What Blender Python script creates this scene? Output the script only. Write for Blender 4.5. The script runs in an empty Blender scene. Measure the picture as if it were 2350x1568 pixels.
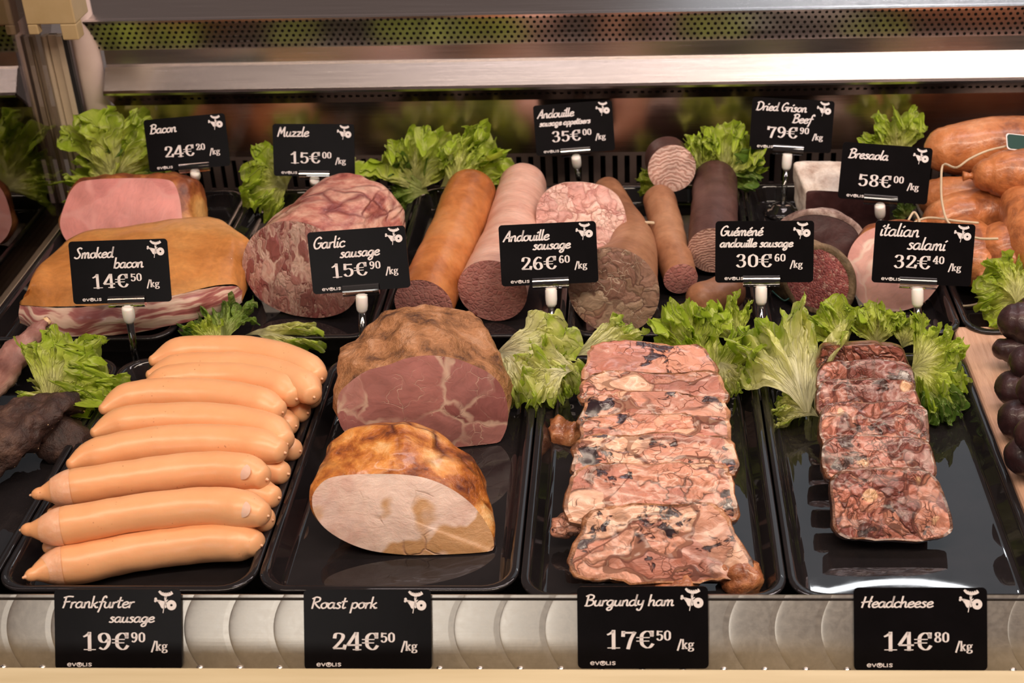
import bpy, math, random
from mathutils import Vector as V, Matrix, noise
# ---------------------------------------------------------------- camera, world, lights, exposure
sc = bpy.context.scene
F = 3264.0; CX = 1310.0; CY = 784.0; H = 0.632
XC = V((0.99900221, 0.00717646, 0.0440805)); YC = V((0.03416218, 0.51295827, -0.8577335)); ZC = V((-0.02876695, 0.85838355, 0.51220128))
O = V((0, 0, H))
cam = bpy.data.cameras.new('camera'); cam_o = bpy.data.objects.new('camera', cam); sc.collection.objects.link(cam_o); sc.camera = cam_o
cam_o.matrix_world = Matrix(((XC.x, XC.y, XC.z, 0), (YC.x, YC.y, YC.z, 0), (ZC.x, ZC.y, ZC.z, H), (0, 0, 0, 1)))
cam.sensor_width = 36.0; cam.lens = 36.0 * F / 2350.0; cam.shift_x = -(CX - 1175.0) / 2350.0
cam.clip_start = 0.05
cam.dof.use_dof = True; cam.dof.focus_distance = 1.08; cam.dof.aperture_fstop = 12.0
sc.view_settings.view_transform = 'Standard'; sc.view_settings.look = 'None'; sc.view_settings.gamma = 1.0
sc.view_settings.exposure = 0.52
w = bpy.data.worlds.new('shop'); sc.world = w; w.use_nodes = True
w.node_tree.nodes['Background'].inputs[0].default_value = (0.62, 0.47, 0.42, 1)
w.node_tree.nodes['Background'].inputs[1].default_value = 0.16
def area(name, loc, aim, sx, sy, watts, col):
    l = bpy.data.lights.new(name, 'AREA'); l.shape = 'RECTANGLE'; l.size = sx; l.size_y = sy; l.energy = watts; l.color = col
    o = bpy.data.objects.new(name, l); sc.collection.objects.link(o); o.location = loc
    o.rotation_euler = (V(aim) - V(loc)).to_track_quat('-Z', 'Y').to_euler(); return o
area('canopy_lamp', (0.30, 1.135, 1.0), (0.30, 1.13, 0), 1.35, 0.06, 2.6, (1.0, 0.84, 0.84))
area('canopy_lamp', (0.60, 1.215, 1.0), (0.60, 1.21, 0), 0.92, 0.07, 1.6, (1.0, 0.84, 0.82))
area('front_canopy_lamp', (0.1, 0.42, 1.05), (0.0, 0.98, 0), 1.9, 0.10, 10.0, (1.0, 0.80, 0.62))
area('shop_ceiling_lamp', (0.9, -0.6, 2.3), (0.0, 1.0, 0), 0.8, 0.8, 10.0, (1.0, 0.86, 0.74))
area('added_tray_fill', (0.75, 2.75, 1.7), (0.5, 1.0, 0.0), 1.2, 1.2, 2.5, (0.78, 0.90, 1.0))  # added cool light, gives the tray floors a blue-grey sheen to mirror
area('added_rail_fill', (-0.90, -1.5, 0.75), (-0.3, 0.7, 0.0), 0.50, 0.7, 3.6, (1.0, 0.95, 0.88))  # added light before the case, gives the steel rail a bright zone to mirror

def ray(px, py):
    c = V((px - CX, -(py - CY), -F)); return V((XC.dot(c), YC.dot(c), ZC.dot(c)))
def P(px, py, z=0.0):                      # the point at height z seen there
    r = ray(px, py); return O + r * ((z - H) / r.z)
def Q(px, py, Y):                          # the point on the vertical plane at depth Y
    r = ray(px, py); return O + r * (Y / r.y)
def PL(px, py, pt, n):                     # on any plane
    r = ray(px, py); return O + r * ((pt - O).dot(n) / r.dot(n))

# ---------------------------------------------------------------- object helpers
COL = sc.collection
def tag(o, label=None, cat=None, group=None, kind=None):
    if label: o['label'] = label
    if cat: o['category'] = cat
    if group: o['group'] = group
    if kind: o['kind'] = kind
    return o
def empty(name, loc, label=None, cat=None, group=None):
    o = bpy.data.objects.new(name, None); COL.objects.link(o); o.location = loc; o.empty_display_size = 0.01
    return tag(o, label, cat, group)
def wloc(o):
    p = V(o.location)
    while o.parent: o = o.parent; p = p + V(o.location)
    return p
def mk(name, vs, fs, mat, parent=None, org=None, smooth=True):   # vertices are given in world space
    org = V(org) if org is not None else (wloc(parent) if parent else V((sum(v[0] for v in vs) / len(vs), sum(v[1] for v in vs) / len(vs), min(v[2] for v in vs))))
    me = bpy.data.meshes.new(name); me.from_pydata([V(v) - org for v in vs], [], fs)
    me.materials.append(mat); me.update()
    if smooth: me.polygons.foreach_set('use_smooth', [True] * len(me.polygons))
    o = bpy.data.objects.new(name, me); COL.objects.link(o)
    if parent: o.parent = parent; o.location = org - wloc(parent)
    else: o.location = org
    return o
def copy_tree(o, parent=None):
    c = o.copy(); COL.objects.link(c); c.parent = parent
    for ch in list(o.children): copy_tree(ch, c)
    return c
def bevel(o, w=0.0006, n=2):
    m = o.modifiers.new('b', 'BEVEL'); m.width = w; m.segments = n; m.limit_method = 'ANGLE'; m.angle_limit = 0.6
    m.harden_normals = False
    return o
class MB:
    def __init__(s): s.v = []; s.f = []
    def add(s, vs, fs):
        k = len(s.v); s.v += [V(v) for v in vs]; s.f += [tuple(i + k for i in f) for f in fs]; return s
    def box(s, c, sx, sy, sz, ax=None):
        c = V(c); ax = ax or (V((1, 0, 0)), V((0, 1, 0)), V((0, 0, 1)))
        vs = [c + ax[0] * (sx / 2 * a) + ax[1] * (sy / 2 * b) + ax[2] * (sz / 2 * d) for a in (-1, 1) for b in (-1, 1) for d in (-1, 1)]
        return s.add(vs, [(0, 1, 3, 2), (4, 6, 7, 5), (0, 4, 5, 1), (2, 3, 7, 6), (0, 2, 6, 4), (1, 5, 7, 3)])
    def span(s, a, b):
        a = V(a); b = V(b); d = b - a; return s.box((a + b) / 2, d.x, d.y, d.z)
    def rings(s, rs, cap0=True, cap1=True):
        k = len(s.v); n = len(rs[0])
        for r in rs: s.v += [V(p) for p in r]
        for i in range(len(rs) - 1):
            for j in range(n):
                a = k + i * n + j; b = k + i * n + (j + 1) % n
                s.f.append((a, b, b + n, a + n))
        if cap0: s.f.append(tuple(k + j for j in reversed(range(n))))
        if cap1: s.f.append(tuple(k + (len(rs) - 1) * n + j for j in range(n)))
        return s
    def cyl(s, a, b, r, r2=None, n=20, hole=False):
        a = V(a); b = V(b); d = (b - a).normalized(); u = d.orthogonal().normalized(); w_ = d.cross(u); r2 = r if r2 is None else r2
        return s.rings([[c + (u * math.cos(t) + w_ * math.sin(t)) * rr for t in [2 * math.pi * j / n for j in range(n)]] for c, rr in ((a, r), (b, r2))])
    def lathe(s, c, prof, ax=(0, 0, 1), n=24):
        c = V(c); d = V(ax).normalized(); u = d.orthogonal().normalized(); w_ = d.cross(u)
        return s.rings([[c + d * h + (u * math.cos(2 * math.pi * j / n) + w_ * math.sin(2 * math.pi * j / n)) * max(r, 1e-5) for j in range(n)] for r, h in prof])
    def mk(s, name, mat, parent=None, org=None, smooth=False): return mk(name, s.v, s.f, mat, parent, org, smooth)
def cat(pts, n=8, closed=False):
    pts = [V(p) for p in pts]; out = []; m = len(pts)
    if m == 2 and not closed: return [pts[0].lerp(pts[1], i / n) for i in range(n + 1)]
    for i in range(m if closed else m - 1):
        g = (lambda k: pts[k % m]) if closed else (lambda k: pts[max(0, min(m - 1, k))])
        a, b, c, d = g(i - 1), g(i), g(i + 1), g(i + 2)
        for j in range(n):
            t = j / n; t2 = t * t; t3 = t2 * t
            out.append(0.5 * ((2 * b) + (c - a) * t + (2 * a - 5 * b + 4 * c - d) * t2 + (3 * b - 3 * c + d - a) * t3))
    if not closed: out.append(pts[-1])
    return out
def resample(pts, n, closed=False):
    L = [0.0]; q = pts + ([pts[0]] if closed else [])
    for a, b in zip(q, q[1:]): L.append(L[-1] + (b - a).length)
    out = []; k = 0; m = n if closed else n - 1
    for i in range(n):
        t = L[-1] * i / m
        while k < len(L) - 2 and L[k + 1] < t: k += 1
        s = (t - L[k]) / max(1e-9, L[k + 1] - L[k]); out.append(q[k].lerp(q[k + 1], min(1, max(0, s))))
    return out
def fbm(p, sc_, oc=3): return noise.fractal(p * sc_, 1.0, 2.0, oc)
def displace(o, amp, scale, oc=3, seed=0, wt=None, ridge=False):
    me = o.data; nrm = [v.vector.copy() for v in me.vertex_normals]; sh = V((seed * 3.1, seed * 1.7, seed * 2.3))
    for i, v in enumerate(me.vertices):
        k = noise.fractal(v.co * scale + sh, 1.0, 2.0, oc)
        if ridge: k = 0.4 - abs(k) * 1.6
        v.co = v.co + nrm[i] * (amp * k * (wt(i) if wt else 1.0))
    me.update()
def tube(path, rad, seg=28, rnd0=True, rnd1=True, squash=1.0, caps=7):
    """path: world points; rad(t) radius along; rounded or open ends; returns rings"""
    n = len(path); rs = []; up = V((0, 0, 1))
    tan = [(path[min(n - 1, i + 1)] - path[max(0, i - 1)]).normalized() for i in range(n)]
    u = tan[0].cross(up).normalized() if abs(tan[0].z) < 0.95 else V((1, 0, 0))
    fr = []
    for i in range(n):
        u = (u - tan[i] * u.dot(tan[i])).normalized(); fr.append((u.copy(), u.cross(tan[i]).normalized()))
    def ring(c, f, r): return [c + (f[0] * math.cos(2 * math.pi * j / seg) + f[1] * (math.sin(2 * math.pi * j / seg) * squash)) * r for j in range(seg)]
    if rnd0:
        r = rad(0.0)
        for k in range(caps): a = math.pi / 2 * (1 - k / caps); rs.append(ring(path[0] - tan[0] * r * math.sin(a) * rnd0, fr[0], max(1e-4, r * math.cos(a))))
    for i in range(n): rs.append(ring(path[i], fr[i], rad(i / (n - 1))))
    if rnd1:
        r = rad(1.0)
        for k in range(1, caps + 1): a = math.pi / 2 * k / caps; rs.append(ring(path[-1] + tan[-1] * r * math.sin(a) * rnd1, fr[-1], max(1e-4, r * math.cos(a))))
    return rs
def fill(out, nr=14, bulge=0.0, nrm=V((0, -1, 0)), nz=0.0, ns=60, seed=0):
    """face closing a planar outline with concentric rings"""
    c = sum(out, V()) / len(out); rs = []
    for k in range(nr):
        s = 1 - k / nr
        rs.append([c + (p - c) * s + nrm * (bulge * (1 - s * s) + nz * min(1, k) * fbm(c + (p - c) * s + V((seed, 0, 0)), ns)) for p in out])
    m = MB().rings(rs, False, False); k = len(m.v); n = len(out); m.v.append(c + nrm * bulge); b = k - n
    for j in range(n): m.f.append((b + j, b + (j + 1) % n, k))
    return m
# ---------------------------------------------------------------- materials
class NT:
    def __init__(s, name):
        s.m = bpy.data.materials.new(name); s.m.use_nodes = True; s.t = s.m.node_tree; s.b = s.t.nodes['Principled BSDF']; s.out = s.t.nodes['Material Output']
        s.tc = s.t.nodes.new('ShaderNodeTexCoord')
    def n(s, typ, **kw):
        nd = s.t.nodes.new('ShaderNode' + typ)
        for k, v in kw.items():
            if k[0] == '_': setattr(nd, k[1:], v)
            else: s.put(nd.inputs[k.replace('__', ' ')] if not k.startswith('i') or not k[1:].isdigit() else nd.inputs[int(k[1:])], v)
        return nd
    def put(s, inp, v):
        if hasattr(v, 'is_output') or isinstance(v, bpy.types.NodeSocket): s.t.links.new(v, inp)
        elif isinstance(v, (tuple, list)) and len(v) == 3 and inp.type == 'RGBA': inp.default_value = (*v, 1)
        else: inp.default_value = v
    def noise(s, vec, scale, detail=4, rough=0.5, dist=0.0, col=False):
        nd = s.n('TexNoise', Scale=scale, Detail=detail, Roughness=rough, Distortion=dist); s.t.links.new(vec, nd.inputs['Vector']); return nd.outputs['Color' if col else 0]
    def vor(s, vec, scale, feat='F1', rnd=1.0, out='Distance'):
        nd = s.n('TexVoronoi', _feature=feat, Scale=scale, Randomness=rnd); s.t.links.new(vec, nd.inputs['Vector']); return nd.outputs[out]
    def ramp(s, fac, stops, interp='LINEAR'):
        nd = s.t.nodes.new('ShaderNodeValToRGB'); cr = nd.color_ramp; cr.interpolation = interp
        while len(cr.elements) < len(stops): cr.elements.new(0.5)
        for e, (p, c) in zip(cr.elements, stops): e.position = p; e.color = (*c, 1) if isinstance(c, tuple) else (c, c, c, 1)
        s.t.links.new(fac, nd.inputs[0]); return nd.outputs[0]
    def mix(s, f, a, b, mode='MIX'):
        nd = s.t.nodes.new('ShaderNodeMix'); nd.data_type = 'RGBA'; nd.blend_type = mode
        s.put(nd.inputs[0], f); s.put(nd.inputs[6], a); s.put(nd.inputs[7], b); return nd.outputs[2]
    def math(s, op, a, b=0.0, c=0.0):
        nd = s.t.nodes.new('ShaderNodeMath'); nd.operation = op
        for i, v in enumerate((a, b, c)): s.put(nd.inputs[i], v)
        return nd.outputs[0]
    def warp(s, vec, scale, amt, detail=2):
        nz = s.noise(vec, scale, detail, col=True)
        a = s.t.nodes.new('ShaderNodeVectorMath'); a.operation = 'SUBTRACT'; s.t.links.new(nz, a.inputs[0]); a.inputs[1].default_value = (0.5, 0.5, 0.5)
        b = s.t.nodes.new('ShaderNodeVectorMath'); b.operation = 'MULTIPLY_ADD'; s.t.links.new(a.outputs[0], b.inputs[0]); b.inputs[1].default_value = (amt, amt, amt); s.t.links.new(vec, b.inputs[2]); return b.outputs[0]
    def scale(s, vec, x, y, z, rot=(0, 0, 0)):
        nd = s.n('Mapping'); s.t.links.new(vec, nd.inputs[0]); nd.inputs['Scale'].default_value = (x, y, z); nd.inputs['Rotation'].default_value = rot; return nd.outputs[0]
    def bump(s, h, dist=0.001, strength=1.0, prev=None):
        nd = s.n('Bump', Strength=strength, Distance=dist); s.t.links.new(h, nd.inputs['Height'])
        if prev: s.t.links.new(prev, nd.inputs['Normal'])
        return nd.outputs[0]
    def fin(s, col=None, rough=0.5, normal=None, sss=0.0, metal=0.0, spec=0.5, coat=0.0, coatr=0.1, sr=(1.0, 0.35, 0.2), sscale=0.004):
        B = s.b.inputs
        if col is not None: s.put(B['Base Color'], col)
        s.put(B['Roughness'], rough); s.put(B['Metallic'], metal); B['Specular IOR Level'].default_value = spec
        if normal: s.t.links.new(normal, B['Normal'])
        if sss: B['Subsurface Weight'].default_value = sss; B['Subsurface Radius'].default_value = sr; B['Subsurface Scale'].default_value = sscale
        if coat: s.put(B['Coat Weight'], coat); B['Coat Roughness'].default_value = coatr
        return s.m
def plain(name, col, rough=0.5, metal=0.0, spec=0.5, coat=0.0):
    t = NT(name); return t.fin(col, rough, None, 0, metal, spec, coat)
def speck(name, col, col2, rough, bumpd=0.0002, sc1=40, sc2=300, sss=0.0, coat=0.0, spec=0.5):
    t = NT(name); o = t.tc.outputs['Object']
    c = t.ramp(t.noise(o, sc1, 5, 0.6), [(0.3, col), (0.7, col2)])
    return t.fin(c, rough, t.bump(t.noise(o, sc2, 3), bumpd), sss, coat=coat, spec=spec)
def mosaic(name, cols, edge, cell=45, warp=0.012, ew=0.06, rough=0.35, fib=0.5, bump=0.0012, dark=None, darkamt=0.42, stretch=(1, 1, 1), coat=0.25, sss=0.12, small=None, grain=0.25, shade=0.6, crack=None, two=None):
    """cut meat: warped cells of muscle parted by thin seams of fat or jelly, each with its own grain"""
    t = NT(name); oi = t.n('ObjectInfo'); nd = t.t.nodes.new('ShaderNodeVectorMath'); nd.operation = 'MULTIPLY_ADD'
    t.t.links.new(oi.outputs['Location'], nd.inputs[0]); nd.inputs[1].default_value = (9.0, 9.0, 9.0); t.t.links.new(t.tc.outputs['Object'], nd.inputs[2])
    o = t.scale(nd.outputs[0], *stretch)
    wv = t.warp(o, 22, warp * 2.2, 3); wv = t.warp(wv, 90, warp * 0.35, 2)
    cc = t.vor(wv, cell, out='Color'); ed = t.vor(wv, cell, 'DISTANCE_TO_EDGE')
    if two:
        wb = t.warp(t.warp(o, 30, warp * 2.0, 3), 120, warp * 0.4, 2); cb = t.vor(wb, two, out='Color'); eb = t.vor(wb, two, 'DISTANCE_TO_EDGE')
        mk_ = t.ramp(t.noise(t.warp(o, 20, 0.03), 20, 2, 0.5), [(0.49, 0.0), (0.51, 1.0)]); cc = t.mix(mk_, cc, cb); ed = t.mix(mk_, ed, eb)
    sep = t.n('SeparateColor'); t.t.links.new(cc, sep.inputs[0])
    n = len(cols); base = t.ramp(sep.outputs[0], [((i + 0.5) / n, c) for i, c in enumerate(cols)], 'CONSTANT' if shade > 0.65 else 'LINEAR')
    # each cell has its own fibre direction: offset and turn the grain by the cell colour
    rot = t.n('VectorRotate', _rotation_type='EULER_XYZ'); t.t.links.new(t.warp(o, 60, 0.02, 2), rot.inputs['Vector'])
    rr = t.t.nodes.new('ShaderNodeVectorMath'); rr.operation = 'MULTIPLY'; t.t.links.new(cc, rr.inputs[0]); rr.inputs[1].default_value = (6, 6, 6); t.t.links.new(rr.outputs[0], rot.inputs['Rotation'])
    fibn = t.noise(t.scale(rot.outputs[0], 1, 5.0, 0.8), 110, 4, 0.65)
    base = t.mix(fib, base, t.ramp(fibn, [(0.25, 0.40), (0.5, 1.0), (0.75, 1.3)]), 'MULTIPLY')
    big = t.ramp(t.noise(o, 26, 4), [(0.3, 0.62), (0.7, 1.22)]); base = t.mix(shade, base, big, 'MULTIPLY')
    seam = t.ramp(ed, [(0.0, 1.0), (ew * 0.4, 0.8), (ew, 0.0)])
    sn = t.ramp(t.noise(o, 35, 2), [(0.38, 0.1), (0.58, 1.0)]); seam = t.math('MULTIPLY', seam, sn)
    col = t.mix(seam, base, edge); h = t.math('MINIMUM', t.math('MULTIPLY', ed, 3.0), 0.7)
    if crack:
        e3 = t.vor(t.warp(rot.outputs[0], 70, 0.012), crack[0], 'DISTANCE_TO_EDGE'); k3 = t.math('MULTIPLY', t.ramp(e3, [(0.0, 1.0), (crack[1], 0.0)]), t.ramp(t.noise(o, 48, 2), [(0.48, 0.0), (0.6, 1.0)]))
        col = t.mix(k3, col, crack[2]); h = t.math('SUBTRACT', h, t.math('MULTIPLY', k3, 0.25))
    if small:
        w2 = t.warp(o, 100, 0.008); e2 = t.vor(w2, small[0], out='Distance'); s2 = t.n('SeparateColor'); t.t.links.new(t.vor(w2, small[0], out='Color'), s2.inputs[0])
        m2 = t.math('MULTIPLY', t.ramp(e2, [(small[1], 1.0), (small[1] + 0.07, 0.0)]), t.ramp(s2.outputs[1], [(small[3] - 0.02, 0.0), (small[3], 1.0)]))
        col = t.mix(m2, col, small[2]); h = t.math('ADD', h, t.math('MULTIPLY', m2, 0.2))
    dk = None
    if dark:
        dk = t.ramp(t.noise(t.warp(o, 50, 0.03), 40, 4, 0.6), [(darkamt - 0.03, 1.0), (darkamt, 0.0)])
        col = t.mix(dk, col, dark); h = t.math('SUBTRACT', h, t.math('MULTIPLY', dk, 0.5))
    hh = t.math('ADD', h, t.math('MULTIPLY', fibn, grain))
    r = rough if dk is None else t.ramp(dk, [(0.0, rough), (1.0, 0.12)])
    return t.fin(col, r, t.bump(hh, bump), sss, coat=coat, coatr=0.18)
def crust(name, cols, sc1=30, rough=0.55, bump=0.0025, fine=260, sss=0.05, lines=None, stretch=(1, 1, 1), coat=0.0, warp=0.02):
    t = NT(name); o = t.scale(t.tc.outputs['Object'], *stretch); wv = t.warp(o, 30, warp)
    n1 = t.noise(wv, sc1, 6, 0.62); n = len(cols)
    c = t.ramp(n1, [(0.34 + 0.32 * i / (n - 1), cc) for i, cc in enumerate(cols)])
    n2 = t.noise(wv, fine, 4, 0.6); c = t.mix(0.35, c, t.ramp(n2, [(0.3, 0.55), (0.7, 1.25)]), 'MULTIPLY')
    h = t.math('ADD', n1, t.math('MULTIPLY', n2, 0.3))
    if lines:
        e = t.vor(t.warp(o, 25, 0.03), lines[0], 'DISTANCE_TO_EDGE'); l = t.math('MULTIPLY', t.ramp(e, [(0.0, 1.0), (lines[1], 0.0)]), t.ramp(t.noise(o, 24, 2), [(0.4, 0.1), (0.6, 1.0)]))
        c = t.mix(l, c, lines[2]); h = t.math('SUBTRACT', h, t.math('MULTIPLY', l, 0.4))
    return t.fin(c, rough, t.bump(h, bump), sss, coat=coat)

def steel(name, col=(0.62, 0.58, 0.56), rough=0.25, along='x', amp=0.12):
    t = NT(name); o = t.tc.outputs['Object']
    s = t.scale(o, 1, 60, 60) if along == 'x' else t.scale(o, 60, 60, 1)
    nz = t.noise(s, 12, 4, 0.6)
    r = t.math('ADD', t.math('MULTIPLY', nz, amp), rough - amp / 2)
    c = t.mix(0.35, col, t.ramp(nz, [(0.3, 0.8), (0.7, 1.15)]), 'MULTIPLY')
    return t.fin(c, r, t.bump(nz, 0.00005), metal=1.0)
M = {}
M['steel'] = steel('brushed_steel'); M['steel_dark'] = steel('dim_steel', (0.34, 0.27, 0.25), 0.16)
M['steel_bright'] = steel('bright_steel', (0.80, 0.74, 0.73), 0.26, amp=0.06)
M['mirror'] = steel('back_steel', (0.60, 0.47, 0.43), 0.20, amp=0.08)
M['grille'] = speck('brown_grille_paint', (0.075, 0.05, 0.045), (0.09, 0.065, 0.058), 0.45, 0.0001)
M['pale_panel'] = speck('pale_side_panel', (0.74, 0.58, 0.52), (0.80, 0.64, 0.58), 0.4, 0.0001)
M['hole'] = plain('hole_dark', (0.01, 0.008, 0.007), 0.9, spec=0.1)
M['brass'] = speck('warm_lacquered_metal', (0.46, 0.34, 0.17), (0.52, 0.39, 0.21), 0.38, 0.0001)
M['alu'] = speck('post_aluminium', (0.50, 0.40, 0.29), (0.56, 0.46, 0.34), 0.35, 0.0001)
M['gasket'] = plain('black_gasket', (0.012, 0.012, 0.014), 0.5)
M['deck'] = speck('dark_deck', (0.016, 0.013, 0.013), (0.022, 0.018, 0.018), 0.35)
def m_tray():
    t = NT('black_melamine'); o = t.tc.outputs['Object']; n = t.noise(o, 14, 5, 0.7)
    return t.fin(t.ramp(n, [(0.3, (0.010, 0.009, 0.010)), (0.7, (0.018, 0.015, 0.016))]), t.ramp(n, [(0.35, 0.008), (0.8, 0.05)]), None, spec=0.5)
M['tray'] = m_tray()
def m_ledge():
    t = NT('cream_ledge_paint'); o = t.tc.outputs['Object']
    return t.fin(t.ramp(t.noise(t.scale(o, 1, 14, 14), 8, 3), [(0.35, (0.56, 0.46, 0.28)), (0.65, (0.63, 0.53, 0.34))]), 0.4)
M['ledge'] = m_ledge()
def m_rail():          # engine-turned steel: overlapping shallow discs ground into the strip
    t = NT('engine_turned_steel'); o = t.tc.outputs['Object']
    sx = t.n('SeparateXYZ'); t.t.links.new(o, sx.inputs[0]); pitch = 0.0295
    u = t.math('FRACT', t.math('DIVIDE', t.math('ADD', sx.outputs[0], 10.0), pitch)); u = t.math('MULTIPLY', u, pitch)
    # height climbs across each disc, bounded by an arc on its left
    v = sx.outputs[1]
    arc = t.math('MULTIPLY', t.math('POWER', t.math('ABSOLUTE', t.math('ADD', v, 0.022)), 2.0), 15.0)
    du = t.math('SUBTRACT', u, arc); du = t.math('FRACT', t.math('DIVIDE', t.math('ADD', du, 10 * pitch), pitch))
    nz = t.noise(t.scale(o, 1, 40, 40), 20, 4); fine = t.noise(t.warp(o, 30, 0.02), 240, 4, 0.7)
    h = t.math('POWER', t.math('MINIMUM', t.math('MULTIPLY', du, 1.15), 1.0), 0.6)
    r = t.math('ADD', 0.30, t.math('MULTIPLY', fine, 0.16))
    c = t.mix(0.4, (0.66, 0.62, 0.56), t.ramp(fine, [(0.3, 0.75), (0.7, 1.15)]), 'MULTIPLY')
    return t.fin(c, r, t.bump(t.math('ADD', h, t.math('MULTIPLY', nz, 0.02)), 0.0020, 1.0), metal=1.0)
M['rail'] = m_rail()
def m_glass(name, mixf, col, rough=0.02):
    t = NT(name); g = t.n('BsdfGlossy', Color=(*col, 1), Roughness=rough); tr = t.n('BsdfTransparent'); tr.inputs[0].default_value = (0.85, 0.86, 0.84, 1)
    f = t.n('Fresnel', IOR=1.5); k = t.math('MINIMUM', t.math('ADD', t.math('MULTIPLY', f.outputs[0], 1.6), mixf), 1.0)
    mx = t.n('MixShader'); t.put(mx.inputs[0], k); t.t.links.new(tr.outputs[0], mx.inputs[1]); t.t.links.new(g.outputs[0], mx.inputs[2]); t.t.links.new(mx.outputs[0], t.out.inputs[0]); return t.m
M['glass'] = m_glass('end_glass', 0.07, (0.9, 0.84, 0.82), 0.04)
M['acrylic'] = m_glass('clear_acrylic', 0.10, (1, 1, 1), 0.03)
M['card'] = speck('black_card', (0.003, 0.0025, 0.003), (0.005, 0.004, 0.005), 0.32, 0.00002, spec=0.12)
M['ink'] = plain('white_print', (0.86, 0.80, 0.80), 0.5)
M['joint'] = NT('white_nylon').fin((0.86, 0.82, 0.78), 0.35, sss=0.4)
M['string'] = speck('butcher_string', (0.55, 0.42, 0.28), (0.68, 0.55, 0.38), 0.8, 0.0004)
def m_wood():
    t = NT('beech_board'); o = t.tc.outputs['Object']; n = t.noise(t.scale(o, 16, 1.2, 16), 14, 5, 0.6, 0.6)
    c = t.ramp(n, [(0.3, (0.52, 0.30, 0.20)), (0.55, (0.64, 0.39, 0.27)), (0.75, (0.70, 0.46, 0.33))])
    c = t.mix(0.5, c, t.ramp(t.noise(t.scale(o, 60, 4, 60), 30, 3), [(0.35, 0.8), (0.6, 1.05)]), 'MULTIPLY')
    return t.fin(c, 0.5, t.bump(n, 0.0003))
M['wood'] = m_wood()
def m_leaf(name, pale, mid, deep, edge=0.62):
    t = NT(name); uv = t.tc.outputs['UV']; o = t.tc.outputs['Object']
    s = t.n('SeparateXYZ'); t.t.links.new(uv, s.inputs[0]); u = s.outputs[0]; v = s.outputs[1]
    nz = t.noise(o, 45, 4, 0.6)
    f = t.math('ADD', u, t.math('MULTIPLY', t.math('SUBTRACT', nz, 0.5), 0.9))
    c = t.ramp(f, [(0.12, pale), (edge * 0.75, tuple((a + b) / 2 for a, b in zip(pale, mid))), (edge, mid), (0.98, deep)])
    # radiating veins that fork as they go out
    nd = t.n('CombineXYZ'); t.put(nd.inputs[0], t.math('MULTIPLY', v, 7.0)); t.put(nd.inputs[1], t.math('MULTIPLY', u, 1.3))
    ve = t.vor(t.warp(nd.outputs[0], 3, 0.5), 2.2, 'DISTANCE_TO_EDGE'); vl = t.ramp(ve, [(0.0, 1.0), (0.07, 0.0)])
    c = t.mix(t.math('MULTIPLY', vl, 0.45), c, pale)
    rib = t.math('MULTIPLY', t.ramp(t.math('ABSOLUTE', v), [(0.0, 1.0), (0.10, 0.0)]), t.ramp(u, [(0.35, 1.0), (0.9, 0.0)])); c = t.mix(rib, c, tuple(min(1, a * 1.15) for a in pale))
    h = t.math('ADD', t.math('MULTIPLY', vl, 0.6), t.noise(o, 160, 3))
    bn = t.bump(h, 0.0012)
    t.fin(c, 0.33, bn, spec=0.45)
    tl = t.n('BsdfTranslucent'); t.put(tl.inputs[0], c); t.t.links.new(bn, tl.inputs['Normal']); mx = t.n('MixShader'); mx.inputs[0].default_value = 0.45
    t.t.links.new(t.b.outputs[0], mx.inputs[1]); t.t.links.new(tl.outputs[0], mx.inputs[2]); t.t.links.new(mx.outputs[0], t.out.inputs[0]); return t.m
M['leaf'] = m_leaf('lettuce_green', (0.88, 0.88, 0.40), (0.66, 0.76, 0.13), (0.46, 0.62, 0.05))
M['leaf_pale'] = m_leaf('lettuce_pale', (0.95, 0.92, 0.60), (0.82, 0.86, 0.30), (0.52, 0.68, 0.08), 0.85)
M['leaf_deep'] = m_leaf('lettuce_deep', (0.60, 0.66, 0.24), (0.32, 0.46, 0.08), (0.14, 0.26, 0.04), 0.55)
# meats
def m_frank():
    t = NT('frankfurter_casing'); o = t.tc.outputs['Object']; n = t.noise(o, 16, 4, 0.5)
    c = t.ramp(n, [(0.3, (0.80, 0.38, 0.17)), (0.7, (0.88, 0.48, 0.25))])
    e = t.n('TexVoronoi', Scale=260.0); t.t.links.new(o, e.inputs['Vector']); sp = t.math('MULTIPLY', t.ramp(e.outputs[0], [(0.08, 1.0), (0.16, 0.0)]), t.ramp(t.noise(o, 50, 1), [(0.55, 0.0), (0.62, 0.7)]))
    c = t.mix(sp, c, (0.38, 0.14, 0.06))
    return t.fin(c, 0.36, t.bump(t.noise(o, 120, 3), 0.0003), sss=0.25, coat=0.12, coatr=0.3, sscale=0.006)
M['frank'] = m_frank()
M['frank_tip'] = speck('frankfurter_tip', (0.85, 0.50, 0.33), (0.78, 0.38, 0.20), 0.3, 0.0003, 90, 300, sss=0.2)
M['frank_reflection'] = speck('frankfurter_painted_reflection', (0.82, 0.56, 0.46), (0.78, 0.50, 0.38), 0.4, 0.0002, 90, 300, sss=0.2)  # pale tone of the painted glass reflections
M['ham_crust'] = crust('ham_crust', [(0.10, 0.04, 0.02), (0.30, 0.13, 0.05), (0.46, 0.21, 0.09), (0.56, 0.30, 0.17)], 50, 0.55, 0.006, 300)
M['ham_cut'] = mosaic('ham_cut', [(0.34, 0.12, 0.11), (0.46, 0.19, 0.17), (0.38, 0.145, 0.135), (0.52, 0.24, 0.21)], (0.70, 0.48, 0.37), 24, 0.022, 0.06, 0.33, 0.3, 0.0008, grain=0.12, shade=0.5, crack=(60, 0.03, (0.62, 0.38, 0.30)))
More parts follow.
